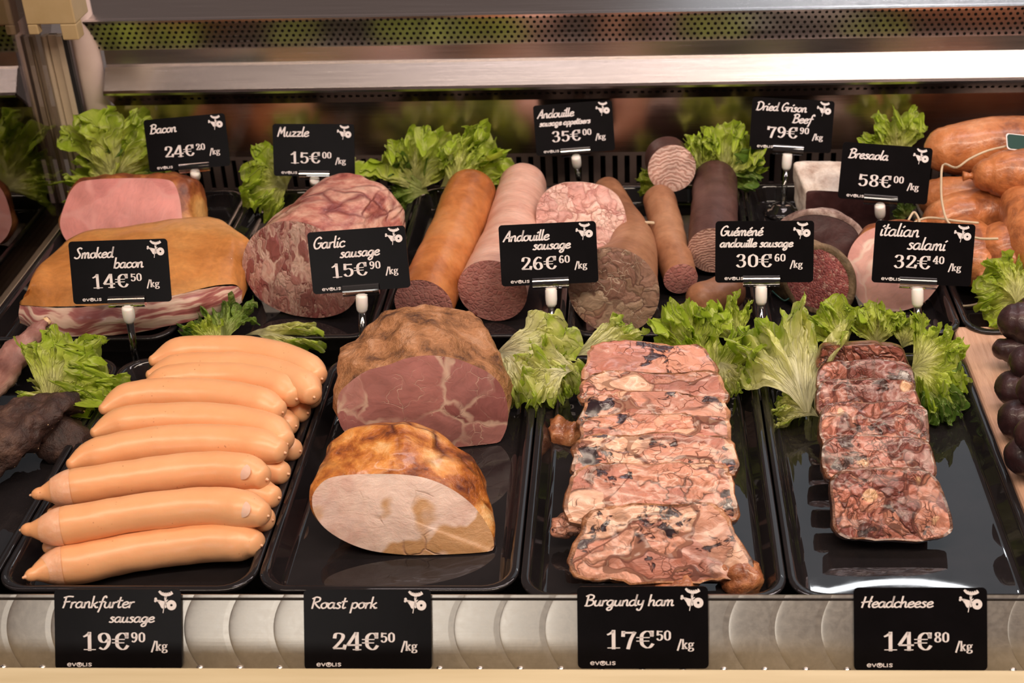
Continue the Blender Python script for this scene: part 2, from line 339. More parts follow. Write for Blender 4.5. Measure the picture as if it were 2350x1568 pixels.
M['roast_crust'] = crust('roast_crust', [(0.10, 0.02, 0.01), (0.42, 0.12, 0.02), (0.70, 0.28, 0.06), (0.82, 0.50, 0.22)], 34, 0.30, 0.004, 180, lines=(22, 0.07, (0.10, 0.02, 0.01)), coat=0.4)
def m_roast_cut():
    t = NT('roast_cut'); o = t.tc.outputs['Object']; w_ = t.warp(o, 25, 0.03)
    c = t.ramp(t.noise(w_, 16, 5, 0.6), [(0.3, (0.55, 0.30, 0.24)), (0.45, (0.70, 0.50, 0.42)), (0.65, (0.78, 0.62, 0.54))])
    y = t.ramp(t.noise(t.warp(o, 18, 0.02), 30, 2, 0.4), [(0.52, 0.0), (0.57, 1.0)]); c = t.mix(t.math('MULTIPLY', y, 0.85), c, (0.48, 0.23, 0.06))
    e = t.vor(t.warp(o, 40, 0.02), 26, 'DISTANCE_TO_EDGE'); l = t.math('MULTIPLY', t.ramp(e, [(0.0, 1.0), (0.025, 0.0)]), t.ramp(t.noise(o, 28, 2), [(0.5, 0.0), (0.6, 0.8)])); c = t.mix(l, c, (0.42, 0.22, 0.14))
    n2 = t.noise(t.scale(w_, 1, 1, 2), 150, 5, 0.7)
    return t.fin(t.mix(0.3, c, t.ramp(n2, [(0.3, 0.75), (0.6, 1.1)]), 'MULTIPLY'), 0.38, t.bump(t.math('SUBTRACT', n2, l), 0.0008), 0.15, coat=0.2)
M['roast_cut'] = m_roast_cut()
M['burg'] = mosaic('burgundy_ham_meat', [(0.66, 0.29, 0.19), (0.48, 0.18, 0.125), (0.76, 0.43, 0.29), (0.56, 0.23, 0.155), (0.68, 0.33, 0.225), (0.52, 0.20, 0.14)], (0.16, 0.06, 0.035), 20, 0.022, 0.045, 0.30, 0.5, 0.0026, dark=(0.045, 0.022, 0.03), darkamt=0.395, coat=0.6, shade=0.7, crack=(110, 0.035, (0.22, 0.08, 0.05)), two=42, stretch=(0.8, 1.15, 1))
M['burg_edge'] = crust('burgundy_ham_edge', [(0.08, 0.03, 0.015), (0.26, 0.10, 0.04), (0.50, 0.22, 0.10), (0.66, 0.34, 0.20)], 60, 0.3, 0.003, 300, coat=0.5)
M['head'] = mosaic('headcheese_meat', [(0.48, 0.17, 0.115), (0.28, 0.080, 0.060), (0.56, 0.23, 0.15), (0.38, 0.12, 0.085), (0.22, 0.06, 0.045), (0.44, 0.15, 0.10)], (0.16, 0.06, 0.04), 44, 0.020, 0.06, 0.30, 0.75, 0.0024, dark=(0.075, 0.034, 0.028), darkamt=0.37, coat=0.5, small=(62, 0.27, (0.74, 0.44, 0.25), 0.80), shade=0.75, crack=(200, 0.07, (0.18, 0.065, 0.045)), two=105)
M['head_edge'] = crust('headcheese_edge', [(0.06, 0.02, 0.012), (0.16, 0.06, 0.03), (0.34, 0.14, 0.07)], 70, 0.25, 0.003, 300, coat=0.6)
M['skin'] = crust('smoked_skin', [(0.42, 0.15, 0.03), (0.60, 0.24, 0.06), (0.68, 0.31, 0.09), (0.74, 0.38, 0.15)], 9, 0.40, 0.0012, 200, coat=0.1, sss=0.1)
def m_streak():
    t = NT('streaky_side'); o = t.tc.outputs['Object']; s = t.n('SeparateXYZ'); t.t.links.new(t.warp(o, 20, 0.014), s.inputs[0])
    z = s.outputs[2]
    n = t.noise(t.scale(t.warp(o, 18, 0.03), 1.2, 1.2, 9), 18, 3, 0.55)
    c = t.ramp(n, [(0.38, (0.36, 0.10, 0.10)), (0.48, (0.50, 0.19, 0.17)), (0.53, (0.78, 0.52, 0.42)), (0.62, (0.84, 0.62, 0.50))])
    top = t.ramp(z, [(0.024, 0.0), (0.030, 1.0)]); c = t.mix(top, c, (0.84, 0.62, 0.46))
    return t.fin(c, 0.35, t.bump(n, 0.001), 0.1, coat=0.2)
M['streak'] = m_streak()
M['loin_cut'] = mosaic('loin_cut', [(0.74, 0.30, 0.27), (0.79, 0.35, 0.32), (0.72, 0.28, 0.26)], (0.78, 0.36, 0.33), 16, 0.01, 0.05, 0.4, 0.2, 0.0004, sss=0.2)
M['loin_rind'] = crust('loin_rind', [(0.14, 0.03, 0.015), (0.34, 0.10, 0.03), (0.62, 0.28, 0.08), (0.74, 0.40, 0.14)], 22, 0.4, 0.002, 200)
M['muz_cut'] = mosaic('muzzle_cut', [(0.28, 0.085, 0.08), (0.58, 0.32, 0.27), (0.36, 0.13, 0.115), (0.64, 0.42, 0.35), (0.32, 0.10, 0.095)], (0.70, 0.48, 0.40), 26, 0.045, 0.06, 0.35, 0.6, 0.001, stretch=(1.6, 1, 0.8), shade=0.62, two=60)
M['muz_skin'] = crust('muzzle_skin', [(0.22, 0.045, 0.04), (0.48, 0.17, 0.13), (0.72, 0.40, 0.30), (0.78, 0.52, 0.40)], 30, 0.34, 0.003, 150, lines=(30, 0.09, (0.22, 0.05, 0.045)), coat=0.25, stretch=(0.7, 1.0, 2.4))
M['garlic'] = crust('garlic_casing', [(0.18, 0.05, 0.012), (0.42, 0.13, 0.03), (0.58, 0.21, 0.06), (0.62, 0.26, 0.09)], 14, 0.36, 0.0016, 140, coat=0.12)
M['pink'] = crust('pink_casing', [(0.66, 0.34, 0.26), (0.76, 0.44, 0.34), (0.80, 0.50, 0.40)], 14, 0.35, 0.001, 120, coat=0.15, sss=0.15, stretch=(1, 5, 1))
M['paste'] = mosaic('sausage_cut', [(0.54, 0.22, 0.20), (0.60, 0.27, 0.24), (0.50, 0.20, 0.18)], (0.60, 0.32, 0.28), 240, 0.003, 0.05, 0.42, 0.35, 0.0006, small=(90, 0.16, (0.26, 0.08, 0.07), 0.9), shade=0.5)
M['brawn'] = mosaic('white_andouille_cut', [(0.84, 0.50, 0.42), (0.90, 0.62, 0.52), (0.70, 0.34, 0.29)], (0.50, 0.20, 0.17), 60, 0.030, 0.07, 0.4, 0.5, 0.0016, crack=(130, 0.05, (0.5, 0.22, 0.18)))
M['tan'] = crust('tan_casing', [(0.24, 0.10, 0.05), (0.38, 0.17, 0.085), (0.48, 0.24, 0.13)], 16, 0.42, 0.0012, 160)
M['andou'] = mosaic('grey_andouille_cut', [(0.34, 0.20, 0.14), (0.48, 0.33, 0.24), (0.27, 0.13, 0.10), (0.40, 0.22, 0.17)], (0.15, 0.07, 0.055), 52, 0.034, 0.05, 0.42, 0.6, 0.0010, crack=(110, 0.05, (0.60, 0.44, 0.34)))
M['black'] = crust('black_casing', [(0.045, 0.018, 0.015), (0.09, 0.038, 0.032), (0.13, 0.06, 0.05)], 20, 0.45, 0.0012, 200)
def m_ring(name, a, b, sc_=110):
    t = NT(name); o = t.warp(t.tc.outputs['Object'], 40, 0.008); wv = t.n('TexWave', _wave_type='RINGS', _rings_direction='SPHERICAL', Scale=sc_, Distortion=7.0, Detail=4.0, Detail__Scale=2.0); t.t.links.new(o, wv.inputs[0])
    c = t.ramp(wv.outputs['Fac'], [(0.0, b), (0.8, a)]); c = t.mix(0.9, c, t.ramp(t.noise(o, 60, 3), [(0.3, 0.7), (0.7, 1.25)]), 'MULTIPLY')
    return t.fin(c, 0.42, t.bump(wv.outputs['Fac'], 0.0004), 0.1, coat=0.15)
M['guem'] = m_ring('ringed_cut', (0.62, 0.38, 0.31), (0.34, 0.17, 0.14))
M['guem_pale'] = m_ring('pale_ringed_cut', (0.72, 0.50, 0.43), (0.50, 0.28, 0.23), 80)
M['mould'] = crust('white_mould', [(0.42, 0.30, 0.24), (0.72, 0.62, 0.54), (0.86, 0.80, 0.72)], 40, 0.8, 0.0015, 260)
M['dried'] = crust('dried_beef_cut', [(0.030, 0.009, 0.009), (0.055, 0.017, 0.017), (0.085, 0.03, 0.028)], 24, 0.5, 0.0006, 300)
M['dried_rim'] = crust('dried_beef_rim', [(0.10, 0.05, 0.04), (0.30, 0.20, 0.17), (0.55, 0.45, 0.40)], 70, 0.75, 0.0015, 300)
M['salami'] = mosaic('salami_cut', [(0.36, 0.09, 0.09), (0.46, 0.13, 0.12), (0.28, 0.065, 0.065), (0.58, 0.30, 0.25)], (0.46, 0.20, 0.18), 420, 0.003, 0.05, 0.45, 0.4, 0.0006, shade=0.7)
M['salami_rim'] = crust('salami_casing', [(0.06, 0.04, 0.02), (0.14, 0.09, 0.045), (0.30, 0.20, 0.12)], 60, 0.7, 0.002, 300)
M['pork_cut'] = mosaic('pink_ham_cut', [(0.86, 0.47, 0.40), (0.90, 0.56, 0.48), (0.84, 0.42, 0.37)], (0.92, 0.68, 0.58), 24, 0.014, 0.05, 0.4, 0.2, 0.0005, sss=0.2)
M['morteau'] = crust('orange_casing', [(0.26, 0.08, 0.03), (0.52, 0.18, 0.06), (0.62, 0.24, 0.09), (0.70, 0.34, 0.17)], 26, 0.34, 0.0022, 220, coat=0.2)
M['prune'] = crust('dark_purple_casing', [(0.022, 0.009, 0.010), (0.055, 0.020, 0.022), (0.12, 0.048, 0.046)], 20, 0.4, 0.0014, 200, coat=0.15)
M['jerky'] = crust('jerky', [(0.022, 0.010, 0.008), (0.055, 0.025, 0.018), (0.12, 0.062, 0.042)], 50, 0.6, 0.004, 300)
M['stick'] = crust('dried_stick', [(0.20, 0.07, 0.06), (0.36, 0.17, 0.14), (0.52, 0.34, 0.30)], 40, 0.5, 0.002, 220, stretch=(1, 0.4, 1))
M['fat'] = speck('fat', (0.78, 0.52, 0.25), (0.84, 0.62, 0.36), 0.4, 0.0005)
M['scrap'] = crust('cooked_scrap', [(0.18, 0.05, 0.02), (0.42, 0.15, 0.06), (0.62, 0.28, 0.12)], 60, 0.3, 0.003, 200, coat=0.4)
M['label_green'] = plain('dark_green_label', (0.015, 0.06, 0.05), 0.4)
M['led'] = NT('led'); M['led'].b.inputs['Emission Color'].default_value = (0.95, 0.98, 1, 1); M['led'].b.inputs['Emission Strength'].default_value = 40.0; M['led'] = M['led'].m
# ---------------------------------------------------------------- the display case
case = empty('display_case', (0, 0.7, -0.06), 'refrigerated steel serve-over display case holding all the meat, trays and signs', 'display case')
XL, XR = -0.587, 0.80
YB = 1.385
MB().span((XL - 0.5, 0.70, -0.050), (XR, YB + 0.02, -0.030)).mk('deck', M['deck'], case)
# black plinth under the rear edge and slotted air grille
def slot_panel():
    z0 = P(1200, 428).z - 0.002; zt = Q(1200, 352, YB).z; b0 = Q(1200, 426, YB).z; b1 = Q(1200, 360, YB).z
    m = MB(); x = XL; pit = 0.0127 ; wslot = 0.0055
    m.span((XL, YB, -0.03), (XR, YB + 0.004, b0)); m.span((XL, YB, b1), (XR, YB + 0.004, zt))
    while x < XR:
        m.span((x, YB, b0), (x + pit - wslot, YB + 0.004, b1)); x += pit
    m.mk('slotted_grille', M['grille'], case)
    MB().span((XL, YB + 0.02, -0.03), (XR, YB + 0.024, zt)).mk('grille_backing', M['hole'], case)
    return zt
zt = slot_panel()
# the stepped rear profile: (photo row, depth) of each fold
def row(y, Y): return V((0, Y, Q(1200, y, Y).z))
a0 = V((0, YB, zt)); a1 = row(229, YB + 0.004); a2 = row(201, 1.363); a3 = row(194, 1.3668)
a4 = row(140, 1.383); a5 = row(133, 1.3880); a6 = row(100, 1.3885); a7 = row(33, 1.376); a8 = row(26, 1.3815); a9 = row(-60, 1.44)
XI = -0.541        # left end of the rear units
def fold(name, p, q, mat, x0=XL, x1=XR, t=0.003, n=None):
    d = (q - p).normalized(); nn = V((0, d.z, -d.y)); m = MB()
    vs = [V((x, c.y, c.z)) + nn * k for x in (x0, x1) for c in (p, q) for k in (0, t)]
    m.add(vs, [(0, 2, 6, 4), (1, 5, 7, 3), (0, 1, 3, 2), (4, 6, 7, 5), (0, 4, 5, 1), (2, 3, 7, 6)]); return m.mk(name, mat, case)
fold('rear_mirror_panel', a0, a1, M['mirror'])
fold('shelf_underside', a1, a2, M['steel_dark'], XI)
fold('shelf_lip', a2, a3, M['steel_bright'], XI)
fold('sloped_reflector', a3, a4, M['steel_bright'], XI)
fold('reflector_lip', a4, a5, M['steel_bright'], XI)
fold('duct_face', a5, a6, M['steel'], XI)
fold('perforated_panel', a6, a7, M['steel'], XI - 0.022)
fold('duct_lip', a7, a8, M['steel_bright'], XI - 0.022)
fold('duct_top', a8, a9, M['steel'], XI - 0.022)
for nm_, p_, q_, mt_ in (('neighbour_mirror_panel', a0, a1, 'mirror'), ('neighbour_reflector', a3, a4, 'steel_bright'), ('neighbour_duct', a5, a6, 'steel'), ('neighbour_duct_top', a6, a9, 'steel')):
    fold(nm_, p_, q_, M[mt_], -1.15, XL - 0.012)
def holes(name, p, q, rows, pit, r, x0, x1, margin=0.1):
    d = (q - p); L = d.length; d = d.normalized(); nn = V((0, -d.z, d.y)); m = MB()
    for i in range(rows):
        t = margin * L + (1 - 2 * margin) * L * (i / (rows - 1) if rows > 1 else 0.5 / (1 - 2 * margin) - margin / (1 - 2 * margin))
        c0 = p + d * t; x = x0 + (pit / 2 if i % 2 else 0)
        while x < x1:
            c = V((x, c0.y, c0.z)) + nn * 0.0004; k = len(m.v)
            m.add([c + V((math.cos(a), 0, 0)) * r + d * (math.sin(a) * r) for a in [2 * math.pi * j / 10 for j in range(10)]], [tuple(range(10))]); x += pit
    return m.mk(name, M['hole'], case)
holes('perforation', a6, a7, 6, 0.0068, 0.0016, XI - 0.018, XR, 0.09)
holes('underside_perforation', a1, a2, 1, 0.0075, 0.0021, XI + 0.012, XR)
# left end: inner pale panel, end glass, aluminium post and its warm metal clamp
e0 = Q(232, 60, 1.40)
pd = MB(); pd.rings([[V((XL + 0.022 + 0.020 * math.sin(a * .5), 1.372 + 0.018 * (1 - math.cos(a * .5)), z)) for a in [math.pi * j / 10 for j in range(11)]] + [V((XL + 0.005, 1.40, z))] for z in (-0.03, 0.42)])
pd.mk('corner_cove', M['pale_panel'], case, smooth=True)
post = P(190, 330)
PY = 1.362
pb = Q(172, 400, PY); ptop = Q(128, 78, PY)
px0 = XL + 0.016
m = MB(); zt2 = ptop.z
for (xc_, dy, wd, dd) in ((XL + 0.0005, 0, 0.005, 0.008), (XL + 0.008, 0.003, 0.0085, 0.004), (XL + 0.0165, 0, 0.005, 0.008)):
    m.span((xc_ - wd / 2, PY - dd, -0.03), (xc_ + wd / 2, PY + dy, zt2))
m.span((XL - 0.001, PY - 0.001, -0.03), (XL + 0.018, PY + 0.002, zt2))
m.mk('corner_post', M['alu'], case)
MB().span((XL + 0.0192, PY - 0.006, -0.03), (XL + 0.0232, PY, zt2)).mk('post_gasket', M['gasket'], case)
cz = zt2 + 0.022; px0 += 0.012
cl = MB(); cl.span((px0 - 0.022, PY - 0.050, cz + 0.004), (px0 + 0.026, PY - 0.012, cz + 0.030)); cl.span((px0 - 0.022, PY - 0.050, cz - 0.006), (px0 - 0.012, PY - 0.040, cz + 0.004)); cl.span((px0 + 0.010, PY - 0.050, cz - 0.012), (px0 + 0.026, PY - 0.034, cz + 0.004))
bevel(cl.mk('clamp', M['brass'], case), 0.0012)
cb = MB(); cb.span((px0 - 0.022, PY - 0.046, cz + 0.030), (px0 - 0.0005, PY - 0.014, cz + 0.10)); cb.span((px0 + 0.0015, PY - 0.046, cz + 0.030), (px0 + 0.022, PY - 0.014, cz + 0.10))
bevel(cb.mk('glass_holder', M['brass'], case), 0.001)
MB().span((XL - 0.006, 0.66, 0.0), (XL, PY - 0.009, 0.60)).mk('end_glass', M['glass'], case)
MB().span((XL - 0.010, 0.66, -0.05), (XL + 0.006, PY - 0.009, 0.0)).mk('glass_channel', M['alu'], case)
# front price rail and cream ledge
r0 = V((0, 0.7026, 0.022)); L_ = 0.052; lean = math.radians(30)
rd = V((0, -math.sin(lean), -math.cos(lean))); rn = V((0, -math.cos(lean), math.sin(lean)))
def rail_obj():
    n = 2; vs = []; x0, x1 = XL - 0.1, XR
    me = bpy.data.meshes.new('price_rail'); up = -rd
    pts = [(x0, 0, 0), (x1, 0, 0), (x1, -L_, 0), (x0, -L_, 0), (x0, 0, -0.002), (x1, 0, -0.002), (x1, -L_, -0.002), (x0, -L_, -0.002)]
    me.from_pydata(pts, [], [(0, 3, 2, 1), (4, 5, 6, 7), (0, 1, 5, 4), (1, 2, 6, 5), (2, 3, 7, 6), (3, 0, 4, 7)]); me.materials.append(M['rail'])
    o = bpy.data.objects.new('price_rail', me); COL.objects.link(o); o.parent = case
    o.matrix_local = Matrix.Translation(r0 - wloc(case)) @ Matrix(((1, 0, 0, 0), (0, up.y, rn.y, 0), (0, up.z, rn.z, 0), (0, 0, 0, 1)))
    return o
rail_obj()
m = MB(); rv = MB(); x = -0.52
pr_ = r0 + rd * (L_ - 0.0035)
while x < XR:
    c = V((x, pr_.y, pr_.z)); rv.lathe(c, [(0.0, 0.0), (0.0025, 0.0), (0.0022, 0.0008), (0.0, 0.0016)], ax=rn, n=14); x += 0.0262
rv.mk('rail_rivet', M['steel'], case, smooth=True)['kind'] = 'stuff'
MB().span((XL - 0.1, 0.7008, -0.03), (XR, 0.7236 - 0.02, 0.0205)).mk('rail_backing', M['deck'], case)
yl = 0.655; zl = Q(1175, 1533, yl).z
bevel(MB().span((XL - 0.1, 0.560, zl - 0.06), (XR, yl, zl)).mk('front_ledge', M['ledge'], case), 0.002, 3)

# ---------------------------------------------------------------- LED strip on the shop ceiling (seen only in the trays)
def led():
    arc = [(1842, 1364), (1880, 1350), (1940, 1339), (1985, 1332), (2040, 1330), (2095, 1332), (2135, 1338), (2190, 1349), (2240, 1364)]
    zc = 1.5; pts = []
    for px, py in arc:
        p = P(px, py); r = ray(px, py); r = V((r.x, r.y, -r.z)); pts.append(p + r * (zc / r.z))
    mb = MB().rings(tube(cat(pts, 6), lambda t: 0.004, 8, 0, 0), True, True)
    o = mb.mk('led_strip', M['led']); tag(o, 'curved white LED strip light above the counter, mirrored in the headcheese tray', 'light')
led()

# ---------------------------------------------------------------- black display trays
def rrect(x0, x1, y0, y1, r, z, n=7):
    out = []
    for cx, cy, a0_ in ((x1 - r, y1 - r, 0), (x0 + r, y1 - r, 90), (x0 + r, y0 + r, 180), (x1 - r, y0 + r, 270)):
        for j in range(n + 1):
            a = math.radians(a0_ + 90 * j / n); out.append(V((cx + r * math.cos(a), cy + r * math.sin(a), z)))
    return out
TRAYN = 'black melamine display trays'
def tray(x0, x1, y0, y1, label, hgt=0.016, z=0.0, R=0.022):
    rs = []
    for ins, zz in ((0.013, z - 0.004), (0.010, z - 0.002), (0.004, z + hgt - 0.003), (0.0002, z + hgt - 0.002), (0.0, z + hgt), (0.0008, z + hgt + 0.0012), (0.004, z + hgt + 0.0014), (0.0058, z + hgt + 0.0006), (0.0072, z + hgt - 0.002), (0.0115, z + 0.003), (0.0135, z + 0.0008), (0.017, z)):
        rs.append(rrect(x0 + ins, x1 - ins, y0 + ins, y1 - ins, max(0.004, R - ins * 0.6), zz))
    o = MB().rings(rs, True, True).mk('display_tray', M['tray'], org=((x0 + x1) / 2, (y0 + y1) / 2, z - 0.004), smooth=True)
    bv = o.modifiers.new('n', 'WEIGHTED_NORMAL'); bv.keep_sharp = False
    return tag(o, label, 'tray')
# deck supports carrying the trays
for nm, y0, y1 in (('front_tray_rail', 0.75, 0.77), ('middle_tray_rail', 0.97, 0.99), ('rear_tray_rail', 1.07, 1.09), ('back_tray_rail', 1.31, 1.33)):
    MB().span((XL + 0.01, y0, -0.030), (XR - 0.02, y1, -0.0042)).mk(nm, M['deck'], case)
FX = [-0.580, -0.4290, -0.2525, -0.0765, 0.0995, 0.2700]
FL = ['black tray under the dried dark meat at the far left front', 'black tray holding the pale orange frankfurters', 'black tray holding the cut roast pork and the crusted ham', 'black tray under the sliced burgundy ham', 'glossy black tray under the sliced headcheese']
for i in range(5): tray(FX[i] + 0.0006, FX[i + 1] - 0.0006, 0.7125 if i in (1, 2) else 0.7045, 1.008, FL[i])
BX = [-0.572, -0.398, -0.222, -0.058, 0.112, 0.279, 0.450]
BL = ['black tray under the slab of smoked bacon', 'black tray under the netted muzzle roll', 'black tray under the garlic sausages', 'black tray under the grey and white andouille sausages', 'black tray under the dark red salami and dried beef', 'black tray under the orange smoked sausages at right']
for i in range(6): tray(BX[i] + 0.0008, BX[i + 1] - 0.0008, 1.040, 1.345, BL[i])
# ---------------------------------------------------------------- lettering
def st(s): return [[tuple(map(float, p.split(','))) for p in k.split()] for k in s.split(';')]
HW = {'a': (5.2, "4,4.6 2,5 .4,3 .6,.8 2,.1 3.4,1.4 4,4.6;4,4.8 3.9,1 4.6,.1 5.2,.6"), 'b': (4.8, ".8,10 .6,5 .5,0;.6,3 2,5 3.8,4.6 4.2,2.4 3,.2 1.5,0 .5,.8"),
 'c': (4.2, "3.8,4.2 2.6,5 .8,3.8 .5,1.6 1.6,.1 3,.3 4,1"), 'd': (5.2, "4,4.6 2,5 .4,3 .6,.8 2,.1 3.4,1.4 4.0,5 4.3,10;4.3,10 4,4 4,1 4.6,.2 5.2,.6"),
 'e': (4.4, ".6,2.4 3,2.9 3.9,4 2.8,5.1 1,4 .5,2 1.4,.2 3,.2 4.4,1.2"), 'f': (3.8, "4.6,8.6 4,10 2.8,9 2.2,5 1.6,0 .8,-3.6;.4,5 4,5.2"),
 'g': (5.0, "4,4.6 2,5 .4,3.2 .6,1.2 2,.4 3.4,1.6 4.1,4.8;4.1,4.8 4,0 3.6,-3 2,-4 .8,-3 1.4,-1.6 3.6,-.4 5.2,.8"), 'h': (4.9, ".8,10 .6,5 .5,0;.6,2.5 2,4.8 3.2,4.8 3.5,3 3.5,.8 4.2,.1 5,.6"),
 'i': (2.2, ".8,4.8 .7,1 1.2,.1 2,.6;1.0,7 1.8,8"), 'k': (4.4, ".8,10 .6,5 .5,0;3.6,4.9 1.8,3.2 .7,2.6 2.4,1.6 3.2,.2 4.4,.5"), 'l': (2.1, "1,10 .7,5 .7,1 1.3,.1 2,.6"),
 'm': (6.9, ".8,4.8 .6,0;.6,2.5 1.8,4.9 2.8,4.6 3,0;3,2.5 4.2,4.9 5.4,4.6 5.4,1 6,.1 6.8,.6"), 'n': (4.9, ".8,4.8 .6,0;.6,2.5 2,4.9 3.3,4.7 3.5,1 4,.1 4.9,.6"),
 'o': (4.7, "2.6,5 .8,4 .5,1.8 1.8,.1 3.6,1 4,3.2 3,4.9 2.2,4.9;3,4.9 4.8,4.3"), 'p': (4.6, ".9,4.8 .5,-4;.6,3 2,4.9 3.8,4.4 4,2 2.8,.2 .8,.8"), 'r': (3.4, ".8,4.8 .6,0;.6,2.4 1.8,4.6 3.2,4.8"),
 's': (3.8, "3.2,4.6 1.8,5 1,4 2.4,2.6 3,1 1.8,0 .3,.5"), 't': (3.2, "1.6,9 1.2,5 1,1 1.8,.1 2.8,.8;.0,5.8 3.2,6.2"), 'u': (5.0, ".8,4.8 .5,1.6 1.4,.1 3,.8 3.8,4.8;3.8,4.8 3.7,1 4.3,.1 5,.6"),
 'y': (4.6, ".8,4.8 .7,2 1.8,1 3.4,2 4,4.8;4,4.8 3.6,-1 2.6,-3.8 1,-3.6 .8,-2.6"), 'z': (4.3, ".6,4.8 3.8,4.8;3.8,4.8 .5,.2;.5,.2 4,.3"), 'é': (4.4, ".6,2.4 3,2.9 3.9,4 2.8,5.1 1,4 .5,2 1.4,.2 3,.2 4.4,1.2;2.2,6.6 3.6,8.2"),
 'B': (6.2, "1.6,9.4 1.2,0;.2,8.6 2.5,10 5,9 4.8,6.6 1.8,5.2;1.8,5.2 5.2,4.6 5.4,1.6 3,.0 .4,.2"), 'M': (7.4, ".6,0 1.4,9.6;1.4,9.6 3.2,3;3.2,3 5.4,9.8;5.4,9.8 6.0,1 7,.2"), 'A': (5.8, ".2,0 2,5 4,10;4,10 4.4,5 4.9,0;1.2,3.4 5.4,3.8"),
 'D': (6.6, "1.4,9.6 1,0;.2,8.8 3,10 6,7.6 5.6,2.6 3,0 .4,.2"), 'G': (6.2, "5.4,8.6 4,10 1.6,8 .6,4 1.6,.6 3.6,.2 5.2,2 5.4,4.6;3.4,4.6 6.2,4.8"), 'S': (5.4, "5,9 3.6,10 1.8,8.6 2.8,6 4.2,3.4 3.2,.6 1.4,0 0,1"),
 'F': (5.2, "1.6,9.2 1.4,4 .8,0;.2,8.8 3,9.8 6,9.6;.8,5 4.4,5.4"), 'R': (6.2, "1.4,9.4 1,0;.2,8.6 2.6,10 5,9 4.6,6.4 1.4,5;2,5 4,2 6,.2"), 'H': (6.8, "1.6,9.6 1.2,5 .6,0;6,10 5.2,5 5,1 5.8,.2;-.2,4.6 3,5 6.4,5.6"), ' ': (3.0, "")}
SF = {'0': (6.4, "3.2,9.4 1.5,8 1.2,5 1.5,2 3.2,.6 4.9,2 5.2,5 4.9,8 3.2,9.4"), '1': (6.0, "3.1,9.8 3.1,0;.8,7.6 1.8,8.2 3,9.4;.8,.35 5.5,.35"), '2': (6.4, "1.4,7.0 1.8,9 3.2,9.5 4.8,8.6 4.7,6.6 3.2,4 1.1,1.2;.9,.9 5.4,.9;.9,1.2 5.3,1.2;5.3,.8 5.7,2.8"),
 '3': (6.2, "1.2,8.0 2.2,9.4 4,9.2 4.6,7.4 3.8,5.7 2.2,5.2;2.2,5.2 4.4,4.8 5,2.8 4,.8 2.2,.4 1,1.8"), '4': (6.5, "4.3,9.7 4.3,.2;3.9,9.6 .6,3.2;.4,2.7 6.1,2.7;.6,3.1 6.1,3.1;2.6,.35 5.9,.35"), '5': (6.2, "1.7,9.0 5.2,9.0;1.7,8.6 5.2,8.6;1.6,9.2 1.4,5.4;1.4,5.3 3.4,5.9 4.9,4.6 4.8,2 3.4,.5 2,.6 1.1,1.8"),
 '6': (6.4, "5.0,8.6 3.4,9.4 1.7,7.2 1.2,4 1.8,1.4 3.3,.5 4.8,1.5 5,3.4 4.2,5.2 2.8,5.4 1.6,4"), '7': (6.0, ".8,8.9 5.5,8.9;.8,8.4 5.5,8.4;5.3,8.8 3.8,5 2.7,0;.9,9.2 .8,6.8"), '8': (6.4, "3.2,9.5 1.8,8.8 1.7,6.7 3.2,5.3 4.7,6.7 4.6,8.8 3.2,9.5;3.2,5.3 1.5,3.8 1.4,1.6 3.2,.5 5,1.6 4.9,3.8 3.2,5.3"),
 '€': (7.0, "6,7.2 5.4,8.9 3.8,9.4 2.2,7.8 1.9,5 2.2,2.2 3.8,.5 5.2,.8 6.2,2.4;0,6.0 5,6.0;0,4.1 4.8,4.1;6.0,9.4 5.9,6.9"), '/': (3.6, "0,-1.6 3.2,10.4"),
 'k': (5.8, "1.3,10.2 1.3,0;.1,.3 2.6,.3;1.5,3.2 4.6,6.3;2.4,4 4.4,.3;.1,9.9 1.3,9.9;3.6,.3 5.6,.3;3.2,6.4 5.2,6.4"), 'g': (5.6, "2.6,6.5 1.2,5.8 1.2,3.6 2.6,2.8 3.9,3.6 3.9,5.8 2.6,6.5;1.4,2.8 .9,1.6 2.4,1.0 4.4,.4 4.6,-1.6 2.6,-2.6 .8,-2 .9,-.6 2,.6;3.9,5.9 5.4,6.5")}
SF['9'] = (6.4, ';'.join(' '.join('%g,%g' % (6.3 - x, 9.9 - y) for x, y in k) for k in st(SF['6'][1])))
LG = {'e': (7, "1,3.6 6,3.6 5.6,5.4 3.5,6.4 1.2,5 .8,3 2,.8 4,.4 6,1.2"), 'v': (7, ".6,6.4 3.4,.4;3.4,.4 6.2,6.4"), 'o': (8.6, "4.3,7.4 1.6,6.4 .4,3.6 1.6,.8 4.3,-.4 7,.8 8.2,3.6 7,6.4 4.3,7.4;2,5.2 4.3,6 6.6,5.2;4.3,4.6 3.2,3.6 4.3,2.4 5.4,3.6 4.3,4.6"), 'l': (5.2, "1,6.6 1,.5;1,.5 4.8,.5"), 'i': (2.6, "1,6.6 1,.2"), 's': (6, "5.4,5.6 3,6.5 1.1,5.2 3,3.6 5.2,2 3,.3 .8,1.2")}
def ribbon(m, pts, wfun, z, smooth=6, xf=None):
    pts = [V((p[0], p[1], 0)) for p in pts]
    c = cat(pts, smooth) if len(pts) > 2 else pts
    n = len(c); L, R = [], []
    for i in range(n):
        d = (c[min(n - 1, i + 1)] - c[max(0, i - 1)]).normalized(); w_ = wfun(d, i / (n - 1)) / 2; s = V((-d.y, d.x, 0)) * w_
        e = (-d * w_ * 0.5 if i == 0 else d * w_ * 0.5 if i == n - 1 else V())
        L.append(xf(c[i] + s + e)); R.append(xf(c[i] - s + e))
    k = len(m.v); m.v += [V((p[0], p[1], z)) for p in L + R]
    m.f += [(k + i, k + n + i, k + n + i + 1, k + i + 1) for i in range(n - 1)]
